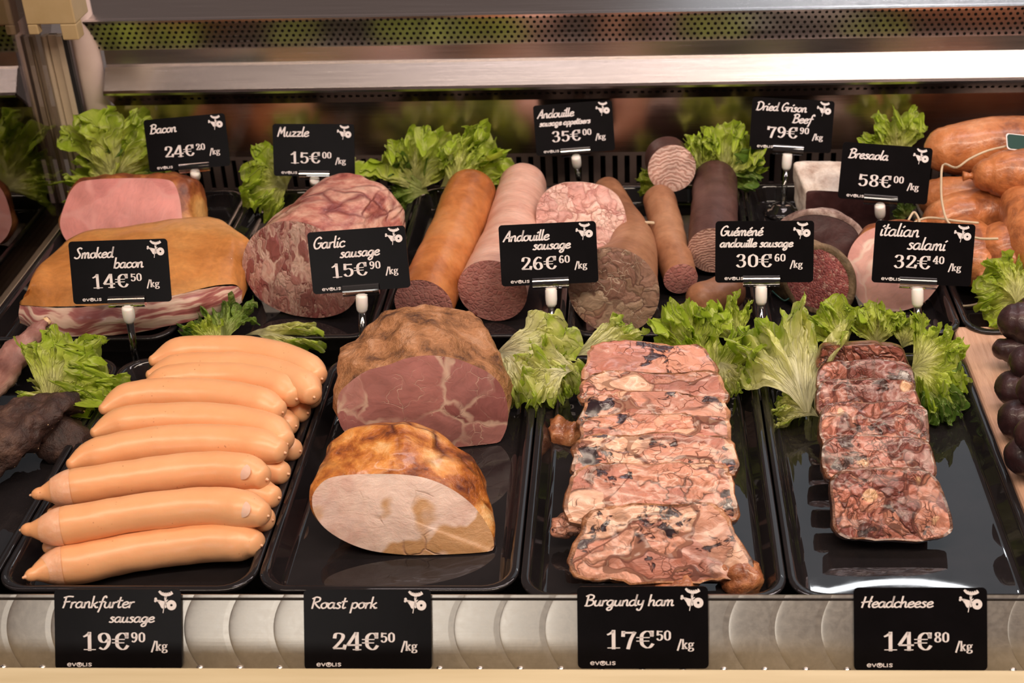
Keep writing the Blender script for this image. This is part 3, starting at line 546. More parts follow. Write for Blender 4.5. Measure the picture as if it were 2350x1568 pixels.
def text(m, font, s, x, y, W=None, hgt=None, slant=0.0, wf=None, z=0.0, track=0.0):
    tot = sum(font[c][0] + track for c in s) - track
    sx = W / tot if W else hgt / 10.0; sy = (hgt / 10.0) if hgt else sx
    cx = 0.0
    for ch in s:
        adv, g = font[ch]
        if g:
            for k in st(g):
                ribbon(m, k, lambda d, t: wf(d) / sx, z, 5, lambda p, cx=cx: (x + (p[0] + cx) * sx + p[1] * slant * sy, y + p[1] * sy))
        cx += adv + track
    return x + tot * sx
def poly(m, pts, z): k = len(m.v); m.v += [V((p[0], p[1], z)) for p in pts]; m.f.append(tuple(range(k, k + len(pts))))
def disc(m, x, y, r, z, r0=0.0, n=28):
    k = len(m.v)
    for j in range(n):
        a = 2 * math.pi * j / n; m.v += [V((x + r * math.cos(a), y + r * math.sin(a), z)), V((x + r0 * math.cos(a), y + r0 * math.sin(a), z))]
    for j in range(n): a = k + 2 * j; b = k + 2 * ((j + 1) % n); m.f.append((a, b, b + 1, a + 1))
def icon(m, x, y, s, z):
    f = lambda px, py: (x + px * s, y + py * s)
    P_ = lambda *a: [f(*q) for q in a]
    sc1 = lambda pts, wf_: ribbon(m, pts, wf_, z, 6, lambda p: (x + p[0] * s, y + p[1] * s))
    # sausage with notched top edge
    sc1([(2.4, 9.7), (3.4, 8.7), (5.0, 8.2), (6.8, 8.3), (8.2, 8.9)], lambda d, t: 1.25 * (0.75 + 0.25 * math.sin(math.pi * t)))
    for i in range(6): t = i / 5; disc(m, x + (3.1 + 4.6 * t) * s, y + (9.45 - 1.9 * t * (1 - t) * 1.1 - .35 * t * (1 - t)) * s, 0.36 * s, z, n=10)
    # fork
    for dx in (-0.42, 0.0, 0.42): sc1([(5.2 + dx, 7.6), (5.05 + dx, 6.4)], lambda d, t: 0.2)
    sc1([(5.05, 6.5), (4.9, 5.4)], lambda d, t: 1.1 - 0.7 * t); sc1([(4.9, 5.6), (4.3, 2.6), (3.9, 0.2)], lambda d, t: 0.34)
    # bone, ham and its round cut
    disc(m, *f(0.7, 6.4), 0.62 * s, z); disc(m, *f(0.5, 5.5), 0.55 * s, z); sc1([(0.8, 5.9), (2.2, 5.3)], lambda d, t: 0.75)
    sc1([(1.9, 5.5), (3.2, 4.6), (4.1, 3.9)], lambda d, t: 0.9 + 2.6 * t)
    poly(m, P_((5.3, 5.9), (6.4, 6.1), (5.6, 5.2), (5.2, 4.0), (5.4, 2.6), (4.9, 2.2), (4.6, 3.0), (4.9, 4.8)), z)
    disc(m, *f(7.7, 3.6), 2.25 * s, z, 0.55 * s)
HWW = lambda w_: (lambda d: w_)
def nib(a, b): return lambda d: b + (a - b) * abs(d.y) ** 1.3
CW, CH = 0.0856, 0.0540
def card_obj(root, k, lines, price, cents, front):
    """local frame: x right, y up the card, z out of its face; origin at the middle of the lower edge"""
    w_, h_ = CW * k, CH * k
    m = MB(); out = [V((p.x, p.y, 0)) for p in rrect(-w_ / 2, w_ / 2, 0, h_, 0.0032 * k, 0, 6)]
    m.rings([[V((p.x, p.y, z)) for p in out] for z in (-0.00076, 0.0)])
    def add(name, mb, mat, par):
        me = bpy.data.meshes.new(name); me.from_pydata(mb.v, [], mb.f); me.materials.append(mat); o = bpy.data.objects.new(name, me); COL.objects.link(o); o.parent = par; return o
    card = add('card', m, M['card'], root)
    X = lambda f: -w_ / 2 + f * w_; Y = lambda f: h_ * (1 - f)
    t = MB(); sw = (0.00118 if front else 0.00150) * k
    for s, x, b, W in lines: text(t, HW, s, X(x), Y(b), W=W * w_ * 0.96, hgt=W * w_ * 0.96 / sum(HW[c][0] for c in s) * (7.4 if front else 8.2), slant=0.22, wf=HWW(sw), z=0.00012)
    add('title_lettering', t, M['ink'], card)
    p = MB(); dh = 0.0120 * k
    tot = sum(SF[c][0] for c in price + '€'); xe = text(p, SF, price + '€', X(0.215 if front else 0.205), Y(0.755), W=0.375 * w_, hgt=dh, wf=nib(0.00245 * k, 0.00085 * k), z=0.00012)
    text(p, SF, cents, X(0.60), Y(0.755) + dh * 0.43, W=0.118 * w_, hgt=dh * 0.57, wf=nib(0.0014 * k, 0.0006 * k), z=0.00012)
    text(p, SF, '/kg', X(0.765), Y(0.755) - 0.0002, W=0.125 * w_, hgt=dh * 0.50, wf=nib(0.00115 * k, 0.0005 * k), z=0.00012)
    add('price_lettering', p, M['ink'], card)
    l = MB(); xx = X(0.085)
    text(l, LG, 'evolis', X(0.095), Y(0.955), W=0.195 * w_, hgt=0.0034 * k, wf=HWW(0.00062 * k), z=0.00012, track=0.6); add('maker_logo', l, M['ink'], card)
    i = MB(); icon(i, X(0.79), Y(0.30), 0.0015 * k, 0.00012); add('butchery_icon', i, M['ink'], card)
    return card
def sign(label, bl, br, wpx, k, lines, price, cents, lean=22.0, front=False, joint=None, foot=None, clip=True, base=False):
    mid = ((bl[0] + br[0]) / 2, (bl[1] + br[1]) / 2); r = ray(*mid)
    wtrue = math.hypot(br[0] - bl[0], br[1] - bl[1]) if wpx is None else wpx
    if front:
        p = PL(mid[0], mid[1], r0 + rn * 0.0022, rn); lean = 30.0; k = wtrue * (-(Matrix((XC, YC, ZC)).transposed() @ (p - O)).z) / F / CW
    else: p = O + r * (CW * k / wtrue)
    # card axes: right along the photographed lower edge, up leaning back
    lx = math.radians(lean); up = V((0, math.sin(lx), math.cos(lx))); n = V((0, -math.cos(lx), math.sin(lx)))
    e = PL(br[0], br[1], p, n) - PL(bl[0], bl[1], p, n); X = e.normalized(); up = n.cross(X).normalized()
    if front: root = empty('price_sign', p, label, 'price sign')
    else:
        f = P(foot[0], foot[1], 0.0); f = V((f.x, f.y, 0.0005)) if f.y > 1.08 else V((f.x, 1.0235, -0.0298)); root = empty('price_sign', f, label, 'price sign')
    hold = card_obj(root, k, lines, price, cents, front)
    hold.matrix_local = Matrix.Translation(p - V(root.location)) @ Matrix(((X.x, up.x, n.x, 0), (X.y, up.y, n.y, 0), (X.z, up.z, n.z, 0), (0, 0, 0, 1)))
    if front: return root
    ax = (X, n, up)
    c = p + X * (((joint[0] - mid[0]) / wtrue) * CW * k); m = MB(); s = k
    cc_ = c + up * 0.0010 - n * 0.0003
    m.rings([[cc_ + X * (a * 0.016 * s) + n * (math.cos(h) * 0.0030 * s) + up * (math.sin(h) * 0.0050 * s) for h in [2 * math.pi * q / 28 for q in range(28)]] for a in (-1, 1)])
    m.mk('clip', M['acrylic'], root)
    j0 = c - up * 0.0035 * s; jr = 0.0052 * s; dn = (f + V((0, 0, 0.004)) - j0).normalized(); L1 = 0.0165 * s
    MB().lathe(j0, [(0.0, 0.0), (jr * .8, 0.0), (jr, 0.0015), (jr, L1 * .6), (jr * .9, L1 * .85), (jr * .6, L1), (0, L1)], ax=dn).mk('swivel_joint', M['joint'], root, smooth=True)
    j1 = j0 + dn * (L1 * 0.98)
    MB().cyl(j1, f + V((0, 0, 0.0025)), 0.0032 * s, n=16).mk('stem', M['acrylic'], root, smooth=True)
    MB().lathe(f + V((0, 0, 0.0002)), [(0, 0), (0.0135, 0), (0.0135, 0.001), (0.011, 0.002), (0.004, 0.0035), (0, 0.0036)] if not base else [(0, 0), (0.018, 0), (0.0185, 0.003), (0.015, 0.006), (0.012, 0.0065), (0.010, 0.010), (0.005, 0.011), (0, 0.011)]).mk('base', M['tray'] if base else M['acrylic'], root, smooth=True)
    return root
sign('black price card titled Bacon, on a clear stem at the back left', (343, 396), (530, 380), 189, .95, [('Bacon', .06, .27, .34)], '24', '20', joint=(447, 0), foot=(459, 480))
sign('black price card titled Muzzle, standing behind the netted roll', (628, 404), (815, 405), 188, .95, [('Muzzle', .055, .24, .40)], '15', '00', joint=(722, 0), foot=(722, 455))
sign('grey-black price card titled Andouille sausage appetisers, in the back row', (1232, 358), (1411, 345), 181, .94, [('Andouille', .045, .26, .48), ('sausage appetisers', .065, .42, .67)], '35', '00', joint=(1321, 0), foot=(1332, 445))
sign('black price card titled Dried Grison Beef, tilted above the white moulded block', (1720, 342), (1905, 352), 187, .95, [('Dried Grison', .05, .24, .64), ('Beef', .50, .45, .25)], '79', '90', joint=(1808, 0), foot=(1795, 492), base=True)
sign('black price card titled Bresaola, in front of the white moulded block', (1923, 455), (2126, 470), 204, .965, [('Bresaola', .07, .27, .46)], '58', '00', joint=(2020, 0), foot=(2022, 575))
sign('black price card titled Smoked bacon, in front of the bacon slab', (167, 699), (396, 692), 229, .965, [('Smoked', .05, .27, .41), ('bacon', .44, .44, .31)], '14', '50', joint=(292, 0), foot=(320, 822))
sign('black price card titled Garlic sausage, tilted between the muzzle roll and a brown sausage', (720, 676), (941, 660), 226, .96, [('Garlic', .045, .27, .34), ('sausage', .31, .44, .42)], '15', '90', joint=(829, 0), foot=(840, 800))
sign('black price card titled Andouille sausage, in front of the pink cut sausage', (1152, 658), (1373, 648), 223, .965, [('Andouille', .04, .27, .49), ('sausage', .34, .42, .40)], '26', '60', joint=(1264, 0), foot=(1271, 800))
sign('black price card titled Guéméné andouille sausage, in front of the dark ringed sausage', (1641, 649), (1866, 648), 224, .965, [('Guéméné', .045, .235, .45), ('andouille sausage', .045, .42, .77)], '30', '60', joint=(1747, 0), foot=(1745, 800))
sign('black price card titled italian salami, in front of the pink ham cut', (2000, 648), (2227, 658), 226, .965, [('italian', .045, .24, .41), ('salami', .33, .44, .40)], '32', '40', joint=(2106, 0), foot=(2103, 790))
for lab, bl, br, w_, ln, pr, ce in (
    ('black price card titled Frankfurter sausage, on the front steel rail', (125, 1538), (419, 1538), 295, [('Frankfurter', .06, .23, .59), ('sausage', .43, .41, .37)], '19', '90'),
    ('black price card titled Roast pork, on the front steel rail', (696, 1538), (993, 1538), 294, [('Roast pork', .055, .235, .54)], '24', '50'),
    ('black price card titled Burgundy ham, on the front steel rail', (1326, 1535), (1626, 1535), 300, [('Burgundy ham', .055, .235, .71)], '17', '50'),
    ('black price card titled Headcheese, on the front steel rail at right', (1960, 1540), (2266, 1540), 303, [('Headcheese', .055, .235, .56)], '14', '80')):
    sign(lab, bl, br, w_, 0.985, ln, pr, ce, front=True, lean=24.0)
# ---------------------------------------------------------------- frankfurters
def frank(pts, z, rad, label, tip0=0.9, tip1=0.55, seed=0, marks=()):
    """pts: centre line in the photo from left to right; z: height of the centre (number or list)"""
    zs = z if isinstance(z, (list, tuple)) else [z] * len(pts)
    w3 = [P(p[0], p[1], zz) for p, zz in zip(pts, zs)]
    path = resample(cat(w3, 10), 46)
    def rr(t):
        e = 0.16; a = 1.0
        if t < e: a = min(1, (0.34 if tip0 > 0.7 else 0.62) + (1 - (0.34 if tip0 > 0.7 else 0.62)) * math.sin(math.pi / 2 * t / e))
        if t > 1 - 0.10: a = 0.66 + 0.34 * math.sin(math.pi / 2 * (1 - t) / 0.10)
        return rad * a * (1 + 0.015 * math.sin(9 * t + seed))
    root = empty('frankfurter_sausage', (path[23].x, path[23].y, path[23].z - rad), label, 'sausage', 'frankfurters heaped in the front tray')
    rs = tube(path, rr, 30, tip0, tip1, 1.0, 6)
    o = MB().rings(rs).mk('casing', M['frank'], root, smooth=True); displace(o, 0.0006, 60, 2, seed)
    # twisted casing knots at both ends
    for k, (q, dd) in enumerate(((path[0], (path[0] - path[1]).normalized()), (path[-1], (path[-1] - path[-2]).normalized()))):
        c = q + dd * rr(0.0 if k == 0 else 1.0) * (tip0 if k == 0 else tip1) * 0.97
        if k == 0 and tip0 < 1: continue
        MB().lathe(c - dd * 0.0012, [(0, 0), (0.0022, 0.0002), (0.0010, 0.0014), (0.0009, 0.0024), (0.0003, 0.0028), (0, 0.003)], ax=dd, n=10).mk('casing_knot', M['frank_tip'], root, smooth=True)
    if tip0 > 1:                          # glass reflection painted as a paler band at the pointed end
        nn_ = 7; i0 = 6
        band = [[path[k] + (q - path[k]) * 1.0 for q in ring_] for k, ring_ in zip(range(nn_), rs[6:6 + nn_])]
        MB().rings([[path[k] + (q - path[k]) * (1 + 0.05 * math.sin(math.pi * (k + 1) / (nn_ + 1)) + 0.012) for q in ring_] for k, ring_ in zip(range(2, nn_), rs[8:6 + nn_])], False, False).mk('painted_reflection_band', M['frank_tip'], root, smooth=True)
    for t, sz in marks:                   # glass reflection painted as a pale disc
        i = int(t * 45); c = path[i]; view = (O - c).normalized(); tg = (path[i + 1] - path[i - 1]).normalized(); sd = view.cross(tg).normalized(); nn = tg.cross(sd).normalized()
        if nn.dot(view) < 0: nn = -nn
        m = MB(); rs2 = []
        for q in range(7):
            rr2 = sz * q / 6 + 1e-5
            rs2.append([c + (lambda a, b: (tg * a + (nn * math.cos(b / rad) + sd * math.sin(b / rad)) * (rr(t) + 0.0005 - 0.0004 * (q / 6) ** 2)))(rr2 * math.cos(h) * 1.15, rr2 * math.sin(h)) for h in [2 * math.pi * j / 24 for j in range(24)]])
        m.rings(rs2, False, False).mk('painted_reflection_disc', M['frank_reflection'], root, smooth=True)
    return root
r_ = 0.0135
TOPF = [([(78, 1318), (130, 1302), (204, 1290), (330, 1264), (477, 1246), (560, 1244), (585, 1248)], [.0185, .016, .0155, .0155, .0165, .018, .0185], 'lowest frankfurter at the very front of the heap, lying on the black tray'),
 ([(72, 1216), (136, 1210), (330, 1176), (477, 1163), (560, 1170), (600, 1180)], 0.036, 'second frankfurter from the front, with a wispy tail at its left tip'),
 ([(96, 1132), (143, 1124), (330, 1095), (477, 1080), (560, 1084), (600, 1096)], 0.038, 'third frankfurter from the front, with a pale round reflection painted near its right end'),
 ([(165, 1066), (215, 1046), (330, 1024), (430, 1016), (540, 1018), (600, 1026), (640, 1036)], 0.041, 'fourth frankfurter from the front, its rounded left end overhanging the third'),
 ([(218, 994), (275, 975), (360, 966), (440, 964), (530, 970), (610, 985), (650, 1012)], 0.042, 'fifth frankfurter from the front, curving down at its right end'),
 ([(238, 940), (290, 918), (360, 908), (440, 906), (520, 912), (590, 926), (636, 942)], 0.043, 'sixth frankfurter from the front, ending above a scrap of casing'),
 ([(330, 896), (390, 876), (450, 870), (520, 868), (590, 876), (640, 890), (672, 910)], 0.043, 'seventh frankfurter from the front of the heap'),
 ([(345, 862), (400, 850), (470, 845), (560, 846), (630, 860), (690, 882), (715, 905)], 0.045, 'eighth frankfurter from the front, almost covered by its neighbours'),
 ([(352, 828), (410, 812), (470, 807), (560, 808), (630, 820), (690, 840), (730, 864)], 0.048, 'frankfurter at the very back of the heap, against the lettuce')]
for i, (p, z, l) in enumerate(TOPF):
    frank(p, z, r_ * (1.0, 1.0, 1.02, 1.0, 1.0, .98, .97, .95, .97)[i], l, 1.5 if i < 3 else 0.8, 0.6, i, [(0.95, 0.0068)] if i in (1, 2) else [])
LOWF = [([(110, 1255), (250, 1235), (420, 1205), (560, 1190), (608, 1192)], 0.0145, 'hidden frankfurter peeping out at the right under the second from the front'),
 ([(120, 1180), (280, 1150), (450, 1130), (560, 1130), (624, 1140)], 0.0145, 'lower frankfurter whose brown right tip shows beside the third from the front'),
 ([(190, 1110), (300, 1080), (450, 1070), (560, 1070), (645, 1085)], 0.0145, 'lower frankfurter whose tip shows below the right end of the fourth'),
 ([(230, 1050), (330, 1025), (450, 1015), (580, 1015), (672, 1032)], 0.0145, 'lower frankfurter whose tip shows between the fourth and fifth right ends'),
 ([(260, 1000), (360, 975), (480, 960), (600, 960), (664, 974)], 0.0150, 'lower frankfurter whose end shows under the sixth, near the tray rim'),
 ([(300, 960), (400, 935), (520, 920), (620, 925), (692, 944)], 0.0150, 'lower frankfurter ending at the tray rim below the seventh'),
 ([(340, 925), (440, 900), (560, 890), (650, 895), (716, 914)], 0.0150, 'lower frankfurter whose brown end rests on the tray rim at the back')]
for i, (p, z, l) in enumerate(LOWF): frank(p, [z + .004] + [z] * (len(p) - 4) + [z + .003, z + .0065, z + .009], r_ * 0.97, l, 0.8, 0.75, 20 + i)

# ---------------------------------------------------------------- pieces with a cut face
def cut_piece(name, label, category, outline, base, lean, yaw, ext, prof, m_out, m_cut, parts=('rind', 'cut_face'), amp=0.002, nsc=40, bulge=0.0015, seg=90, seed=0, group=None, rise=0.0, facenoise=0.0008, root=None, rim=None, oc=3):
    """outline: cut face in the photo, on a plane through base (pixel,z) leaning back; ext: world vector running away from the face;
    prof: (t, scale, lift) stations along ext"""
    bp = P(base[0], base[1], base[2]); ly = math.radians(yaw); ll = math.radians(lean)
    n = V((math.sin(ly) * math.cos(ll), -math.cos(ly) * math.cos(ll), math.sin(ll)))
    out = resample(cat([PL(x, y, bp, n) for x, y in outline], 10, True), seg, True)
    out = [V((p.x, p.y, max(p.z, base[2] + 0.0003))) for p in out]
    c = sum(out, V()) / seg; zb = min(p.z for p in out)
    if root is None: root = empty(name, (c.x, c.y, zb), label, category, group)
    f = fill(out, 16, bulge, n, facenoise, 55, seed); fo = f.mk(parts[1], m_cut, root, smooth=True)
    K = 26; rs = []
    for i in range(K + 1):
        t = i / K
        for (a, b) in zip(prof, prof[1:]):
            if a[0] <= t <= b[0]: s = (t - a[0]) / (b[0] - a[0]); sc_ = a[1] + (b[1] - a[1]) * s; lf = a[2] + (b[2] - a[2]) * s; break
        cc = c + ext * t + V((0, 0, lf))
        ring = []
        for p in out:
            q = cc + (p - c) * sc_
            ring.append(V((q.x, q.y, max(q.z, zb + rise * t))))
        rs.append(ring)
    o = MB().rings(rs, False, True).mk(parts[0], m_out, root, smooth=True)
    displace(o, amp, nsc, oc, seed, wt=lambda i: min(1.0, (i // seg) / 3.0))
    for v in o.data.vertices:
        wz = v.co.z + wloc(o).z
        if wz < zb: v.co.z += zb - wz
    if rim:
        MB().rings([[p + (p - c).normalized() * dx + n * dz for p in out] for dx, dz in ((-0.0045, 0.0004 + bulge * .2), (-0.001, 0.0012), (0.0012, 0.0), (0.001, -0.004))], False, False).mk('rind_edge', rim, root, smooth=True)
    return root
def dome(s0=1.0, taper=0.95, end=0.35): return [(0, s0, 0), (0.05, s0 * 1.01, 0), (0.5, taper, 0), (0.78, taper * 0.9, 0), (0.92, taper * 0.72, 0), (1.0, end, 0)]

cut_piece('roast_pork', 'roast pork joint with browned netted crust and pale cut face, front tray', 'roast meat',
    [(716, 1150), (722, 1128), (750, 1100), (800, 1090), (870, 1088), (930, 1090), (985, 1100), (1040, 1125), (1085, 1160), (1115, 1200), (1132, 1235), (1130, 1268), (1100, 1280), (1020, 1282), (930, 1274), (850, 1264), (790, 1242), (745, 1212), (722, 1180)],
    (930, 1276, 0.001), 30, 6, V((-0.004, 0.078, 0.006)), [(0, 1, 0), (0.04, 1.015, 0), (0.35, 1.0, 0.004), (0.65, 0.90, 0.004), (0.88, 0.66, 0.002), (1, 0.3, 0.0)], M['roast_crust'], M['roast_cut'], parts=('netted_crust', 'cut_face'), amp=0.005, nsc=26, bulge=0.003, seed=3)
cut_piece('roast_ham', 'large brown crusted ham with mauve marbled cut face, behind the roast pork', 'ham',
    [(778, 905), (800, 880), (840, 852), (890, 838), (935, 822), (985, 816), (1040, 822), (1090, 840), (1130, 862), (1155, 895), (1166, 945), (1160, 990), (1135, 1025), (1080, 1036), (1000, 1030), (900, 1020), (820, 1012), (786, 985), (774, 945)],
    (980, 1034, 0.001), 8, 10, V((-0.012, 0.100, 0.0)), [(0, 1, 0), (0.04, 1.01, 0.001), (0.3, 1.02, 0.003), (0.6, 0.98, 0.005), (0.85, 0.82, 0.004), (1, 0.5, 0.0)], M['ham_crust'], M['ham_cut'], parts=('crust', 'cut_face'), amp=0.010, nsc=24, bulge=0.003, seed=7, oc=5)
# ---------------------------------------------------------------- sliced pieces
def slices(kind, group, labels, rows, thick, tiltz, mat, edge, amp, seed0, corner=0.3, part=('cut_face', 'edge')):
    """rows: (xl_top, xr_top, y_top, xl_bottom, xr_bottom, y_bottom, z_top, z_bottom) from back to front: corners of the upper face"""
    for k, ((xa, xb, ya, xc, xd, yc, za, zb), lab) in enumerate(zip(rows, labels)):
        A, B, C_, D = P(xa, ya, za), P(xb, ya, za), P(xd, yc, zb), P(xc, yc, zb)
        n = (B - A).cross(D - A).normalized(); n = n if n.z > 0 else -n
        rnd = random.Random(seed0 + k); out = []
        def edgept(p, q, m_):
            for j in range(m_): out.append(p.lerp(q, j / m_))
        c = (A + B + C_ + D) / 4
        ru = (B - A).length / 2; rv_ = (D - A).length / 2; X = (B - A).normalized(); Y_ = (A - D).normalized()
        S = 120; e = 5.0
        for j in range(S):
            a = 2 * math.pi * j / S; ca, sa = math.cos(a), math.sin(a)
            u = math.copysign(abs(ca) ** (2 / e), ca); v = math.copysign(abs(sa) ** (2 / e), sa)
            u = (u + 1) / 2; v = (v + 1) / 2
            p = (D.lerp(C_, u)).lerp(A.lerp(B, u), v)
            w_ = noise.fractal(p * 40 + V((seed0, k * 3, 0)), 1, 2, 4) * amp + noise.fractal(p * 160, 1, 2, 2) * amp * 0.3
            out.append(p + (p - c).normalized() * w_)
        root = empty(kind, (c.x, c.y, min(zb, za) - thick), lab, 'sliced meat', group)
        bz = lambda s: 0.0012 * (1 - s)
        f = fill(out, 22, 0.0008, n, 0.0016, 70, k + seed0); fo = f.mk(part[0], mat, root, smooth=True); fo.data.materials.append(edge)
        for pi in range(S): fo.data.polygons[pi].material_index = 1
        rs = []
        for t, s in ((0, 1.0), (0.08, 1.012), (0.5, 1.015), (0.9, 1.005), (1.0, 0.985)):
            rs.append([c + (p - c) * s - n * thick * t for p in out])
        o = MB().rings(rs, False, True).mk(part[1], edge, root, smooth=True)
        displace(o, amp * 0.3, 90, 3, k, wt=lambda i: 0.0 if i < S else 1.0)
HR = [(1885, 2070, 792, 1872, 2095, 852, .060, .040), (1880, 2090, 826, 1872, 2105, 905, .060, .040), (1878, 2102, 868, 1874, 2115, 960, .060, .038), (1880, 2120, 922, 1880, 2135, 1030, .057, .036), (1886, 2128, 1000, 1890, 2150, 1110, .052, .030), (1908, 2146, 1074, 1908, 2202, 1238, .048, .0125)]
slices('headcheese_slice', 'headcheese slices shingled in the right tray', ['rearmost headcheese slice, half hidden under lettuce', 'headcheese slice second from the back', 'headcheese slice third from the back, with a pale cube of fat', 'headcheese slice fourth from the back', 'headcheese slice just behind the front one', 'front headcheese slice, fully visible on the glossy black tray'],
    HR, 0.0125, 0, M['head'], M['head_edge'], 0.0022, 50, part=('cut_face', 'jelly_edge'))
BR = [(1350, 1610, 786, 1325, 1655, 880, .062, .045), (1345, 1645, 850, 1320, 1668, 930, .062, .045), (1342, 1655, 902, 1318, 1672, 985, .060, .044), (1338, 1668, 950, 1315, 1690, 1045, .058, .040), (1330, 1672, 995, 1305, 1694, 1100, .056, .036), (1322, 1676, 1062, 1290, 1690, 1205, .052, .026), (1338, 1672, 1160, 1298, 1735, 1338, .046, .010)]
slices('burgundy_ham_slice', 'burgundy ham slices shingled in the middle tray', ['rearmost burgundy ham slice, touching the lettuce', 'burgundy ham slice second from the back', 'burgundy ham slice third from the back', 'burgundy ham slice in the middle of the row', 'burgundy ham slice third from the front', 'burgundy ham slice behind the front one, jutting out at left', 'front burgundy ham slice, nearest the steel rail'],
    BR, 0.0100, 0, M['burg'], M['burg_edge'], 0.0050, 80, part=('cut_face', 'browned_edge'))
def lump(name, label, px, py, z, r, mat, seed, amp=0.35, cat_='scrap of meat', sx=1.0, sy=1.0, sz=0.8):
    c = P(px, py, z + r * sz * .6); rs = []
    for i in range(13):
        a = math.pi * i / 12
        rs.append([c + V((math.cos(b) * math.sin(a) * r * sx, math.sin(b) * math.sin(a) * r * sy, -math.cos(a) * r * sz)) for b in [2 * math.pi * j / 22 for j in range(22)]])
    o = MB().rings(rs).mk(name, mat, None, smooth=True); displace(o, r * amp, 0.9 / r, 4, seed); return tag(o, label, cat_)
lump('ham_scrap', 'ragged brown scrap of ham lying left of the burgundy slices', 1300, 985, 0.001, 0.011, M['scrap'], 4, 0.9, sz=0.7)
lump('ham_scrap', 'browned knuckle of ham at the front right corner of the burgundy slices', 1700, 1322, 0.002, 0.013, M['scrap'], 9, 0.6, sx=1.3)
lump('ham_scrap', 'brown ragged scrap at the lower edge of the front burgundy slice', 1545, 1338, 0.001, 0.011, M['scrap'], 12, 0.7, sx=1.6, sz=.6)
lump('ham_scrap', 'pink scrap jutting out left of the burgundy ham slices', 1304, 1208, 0.012, 0.009, M['burg'], 2, 0.6, sx=1.3)

# ---------------------------------------------------------------- smoked bacon slab
def slab():
    st_ = [(46, 742, 700, 0.020), (110, 768, 706, 0.032), (200, 772, 704, 0.040), (300, 764, 696, 0.046), (400, 746, 678, 0.048), (480, 724, 660, 0.050), (535, 706, 655, 0.048), (556, 694, 668, 0.036)]
    back = [(62, 668), (118, 588), (190, 545), (290, 525), (380, 512), (450, 503), (520, 512), (572, 552)]
    root = None; rs = []
    A = [P(x, yb, 0.0190) for x, yb, yt, zt_ in st_]; B = []; C2 = []
    for (x, yb, yt, zt_), a in zip(st_, A):
        q = Q(x, yt, a.y + 0.004); B.append(q)
    Bk = [P(x, y, 0.052) for x, y in back]
    A = cat(A, 8); B = cat(B, 8); Bk = cat(Bk, 8); n = len(A); rings = []
    m = MB(); front = MB(); cols = 20
    gv = []
    for i in range(n):
        a, b, k = A[i], B[i], Bk[i]; e = min(1, min(i, n - 1 - i) / 7 + 0.12); row_ = []
        for j in range(cols + 1):
            t = j / cols; p = b.lerp(k, t); hump = math.sin(math.pi * min(1, t * 0.9 + 0.02)) * 0.012 * e; p = p + V((0, 0, hump)); row_.append(p)
        row_.append(V((k.x, k.y + 0.010, 0.034))); row_.append(V((k.x, k.y + 0.010, 0.0190)))
        gv.append(row_)
    w_ = len(gv[0])
    for r in gv: m.v += r
    for i in range(n - 1):
        for j in range(w_ - 1): m.f.append((i * w_ + j, (i + 1) * w_ + j, (i + 1) * w_ + j + 1, i * w_ + j + 1))
    for i, rev in ((0, False), (n - 1, True)):
        k = len(m.v); m.v.append(V(A[i])); loop = [i * w_ + j for j in range(w_)] + [k]; m.f.append(tuple(loop if not rev else reversed(loop)))
    root = empty('smoked_bacon', (sum(p.x for p in A) / n, A[n // 2].y + 0.05, 0.0188), 'large slab of smoked bacon with orange skin and streaky cut side', 'bacon')
    o = m.mk('smoked_skin', M['skin'], root, smooth=True); displace(o, 0.003, 22, 3, 5)
    R = 16; f = MB()
    for i in range(n):
        for j in range(R + 1):
            t = j / R; p = A[i].lerp(B[i], t); p = p + V((0, -0.004 * math.sin(math.pi * t) + 0.0025 * fbm(p, 50), 0)); f.v.append(p)
    for i in range(n - 1):
        for j in range(R): f.f.append((i * (R + 1) + j, (i + 1) * (R + 1) + j, (i + 1) * (R + 1) + j + 1, i * (R + 1) + j + 1))
    f.mk('streaky_side', M['streak'], root, smooth=True)
slab()
# dried stick and dark jerky at the left edge
def stick(name, label, pts, zs, rads, mat, squash, amp, nsc, seed, cat_, seg=30, part=None):
    path = resample(cat([P(x, y, z) for (x, y), z in zip(pts, zs)], 8), 50)
    def rr(t):
        u = t * (len(rads) - 1); i = min(len(rads) - 2, int(u)); return rads[i] + (rads[i + 1] - rads[i]) * (u - i)
    root = empty(name, (path[25].x, path[25].y, min(p.z for p in path) - max(rads) * squash), label, cat_)
    o = MB().rings(tube(path, rr, seg, 0.6, 0.6, squash)).mk(part or 'casing', mat, root, smooth=True); displace(o, amp, nsc, 4, seed); return root, path
s_, p_ = stick('dried_meat_stick', 'thin dried mauve meat stick with a yellow fat tip, left edge', [(-40, 905), (20, 830), (70, 770), (118, 728)], [.022, .026, .030, .034], [.014, .014, .013, .012, .008, .004], M['stick'], 0.8, 0.004, 60, 3, 'dried meat')
MB().rings(tube([p_[-4], p_[-1], p_[-1] + (p_[-1] - p_[-4]).normalized() * 0.006], lambda t: 0.0045 - 0.002 * t, 12, .6, .6, .8)).mk('fat_tip', M['fat'], s_, smooth=True)
s_, p_ = stick('dried_meat', 'rough dark dried meat with straw-like herbs, at left beside the frankfurters', [(-60, 1070), (10, 1010), (70, 960), (130, 935), (182, 938)], [.020, .028, .036, .036, .030], [.020, .024, .026, .024, .016, .006], M['jerky'], 0.62, 0.010, 40, 8, 'dried meat', 40, 'meat')
rnd = random.Random(4); hb = MB()
dm = bpy.context.scene.objects.get('dried_meat'); jm = dm.children[0]; ro = wloc(jm); cand = [ (v.co + ro, nn.vector.copy()) for v, nn in zip(jm.data.vertices, jm.data.vertex_normals) if nn.vector.z > 0.35 and nn.vector.y < 0.5]
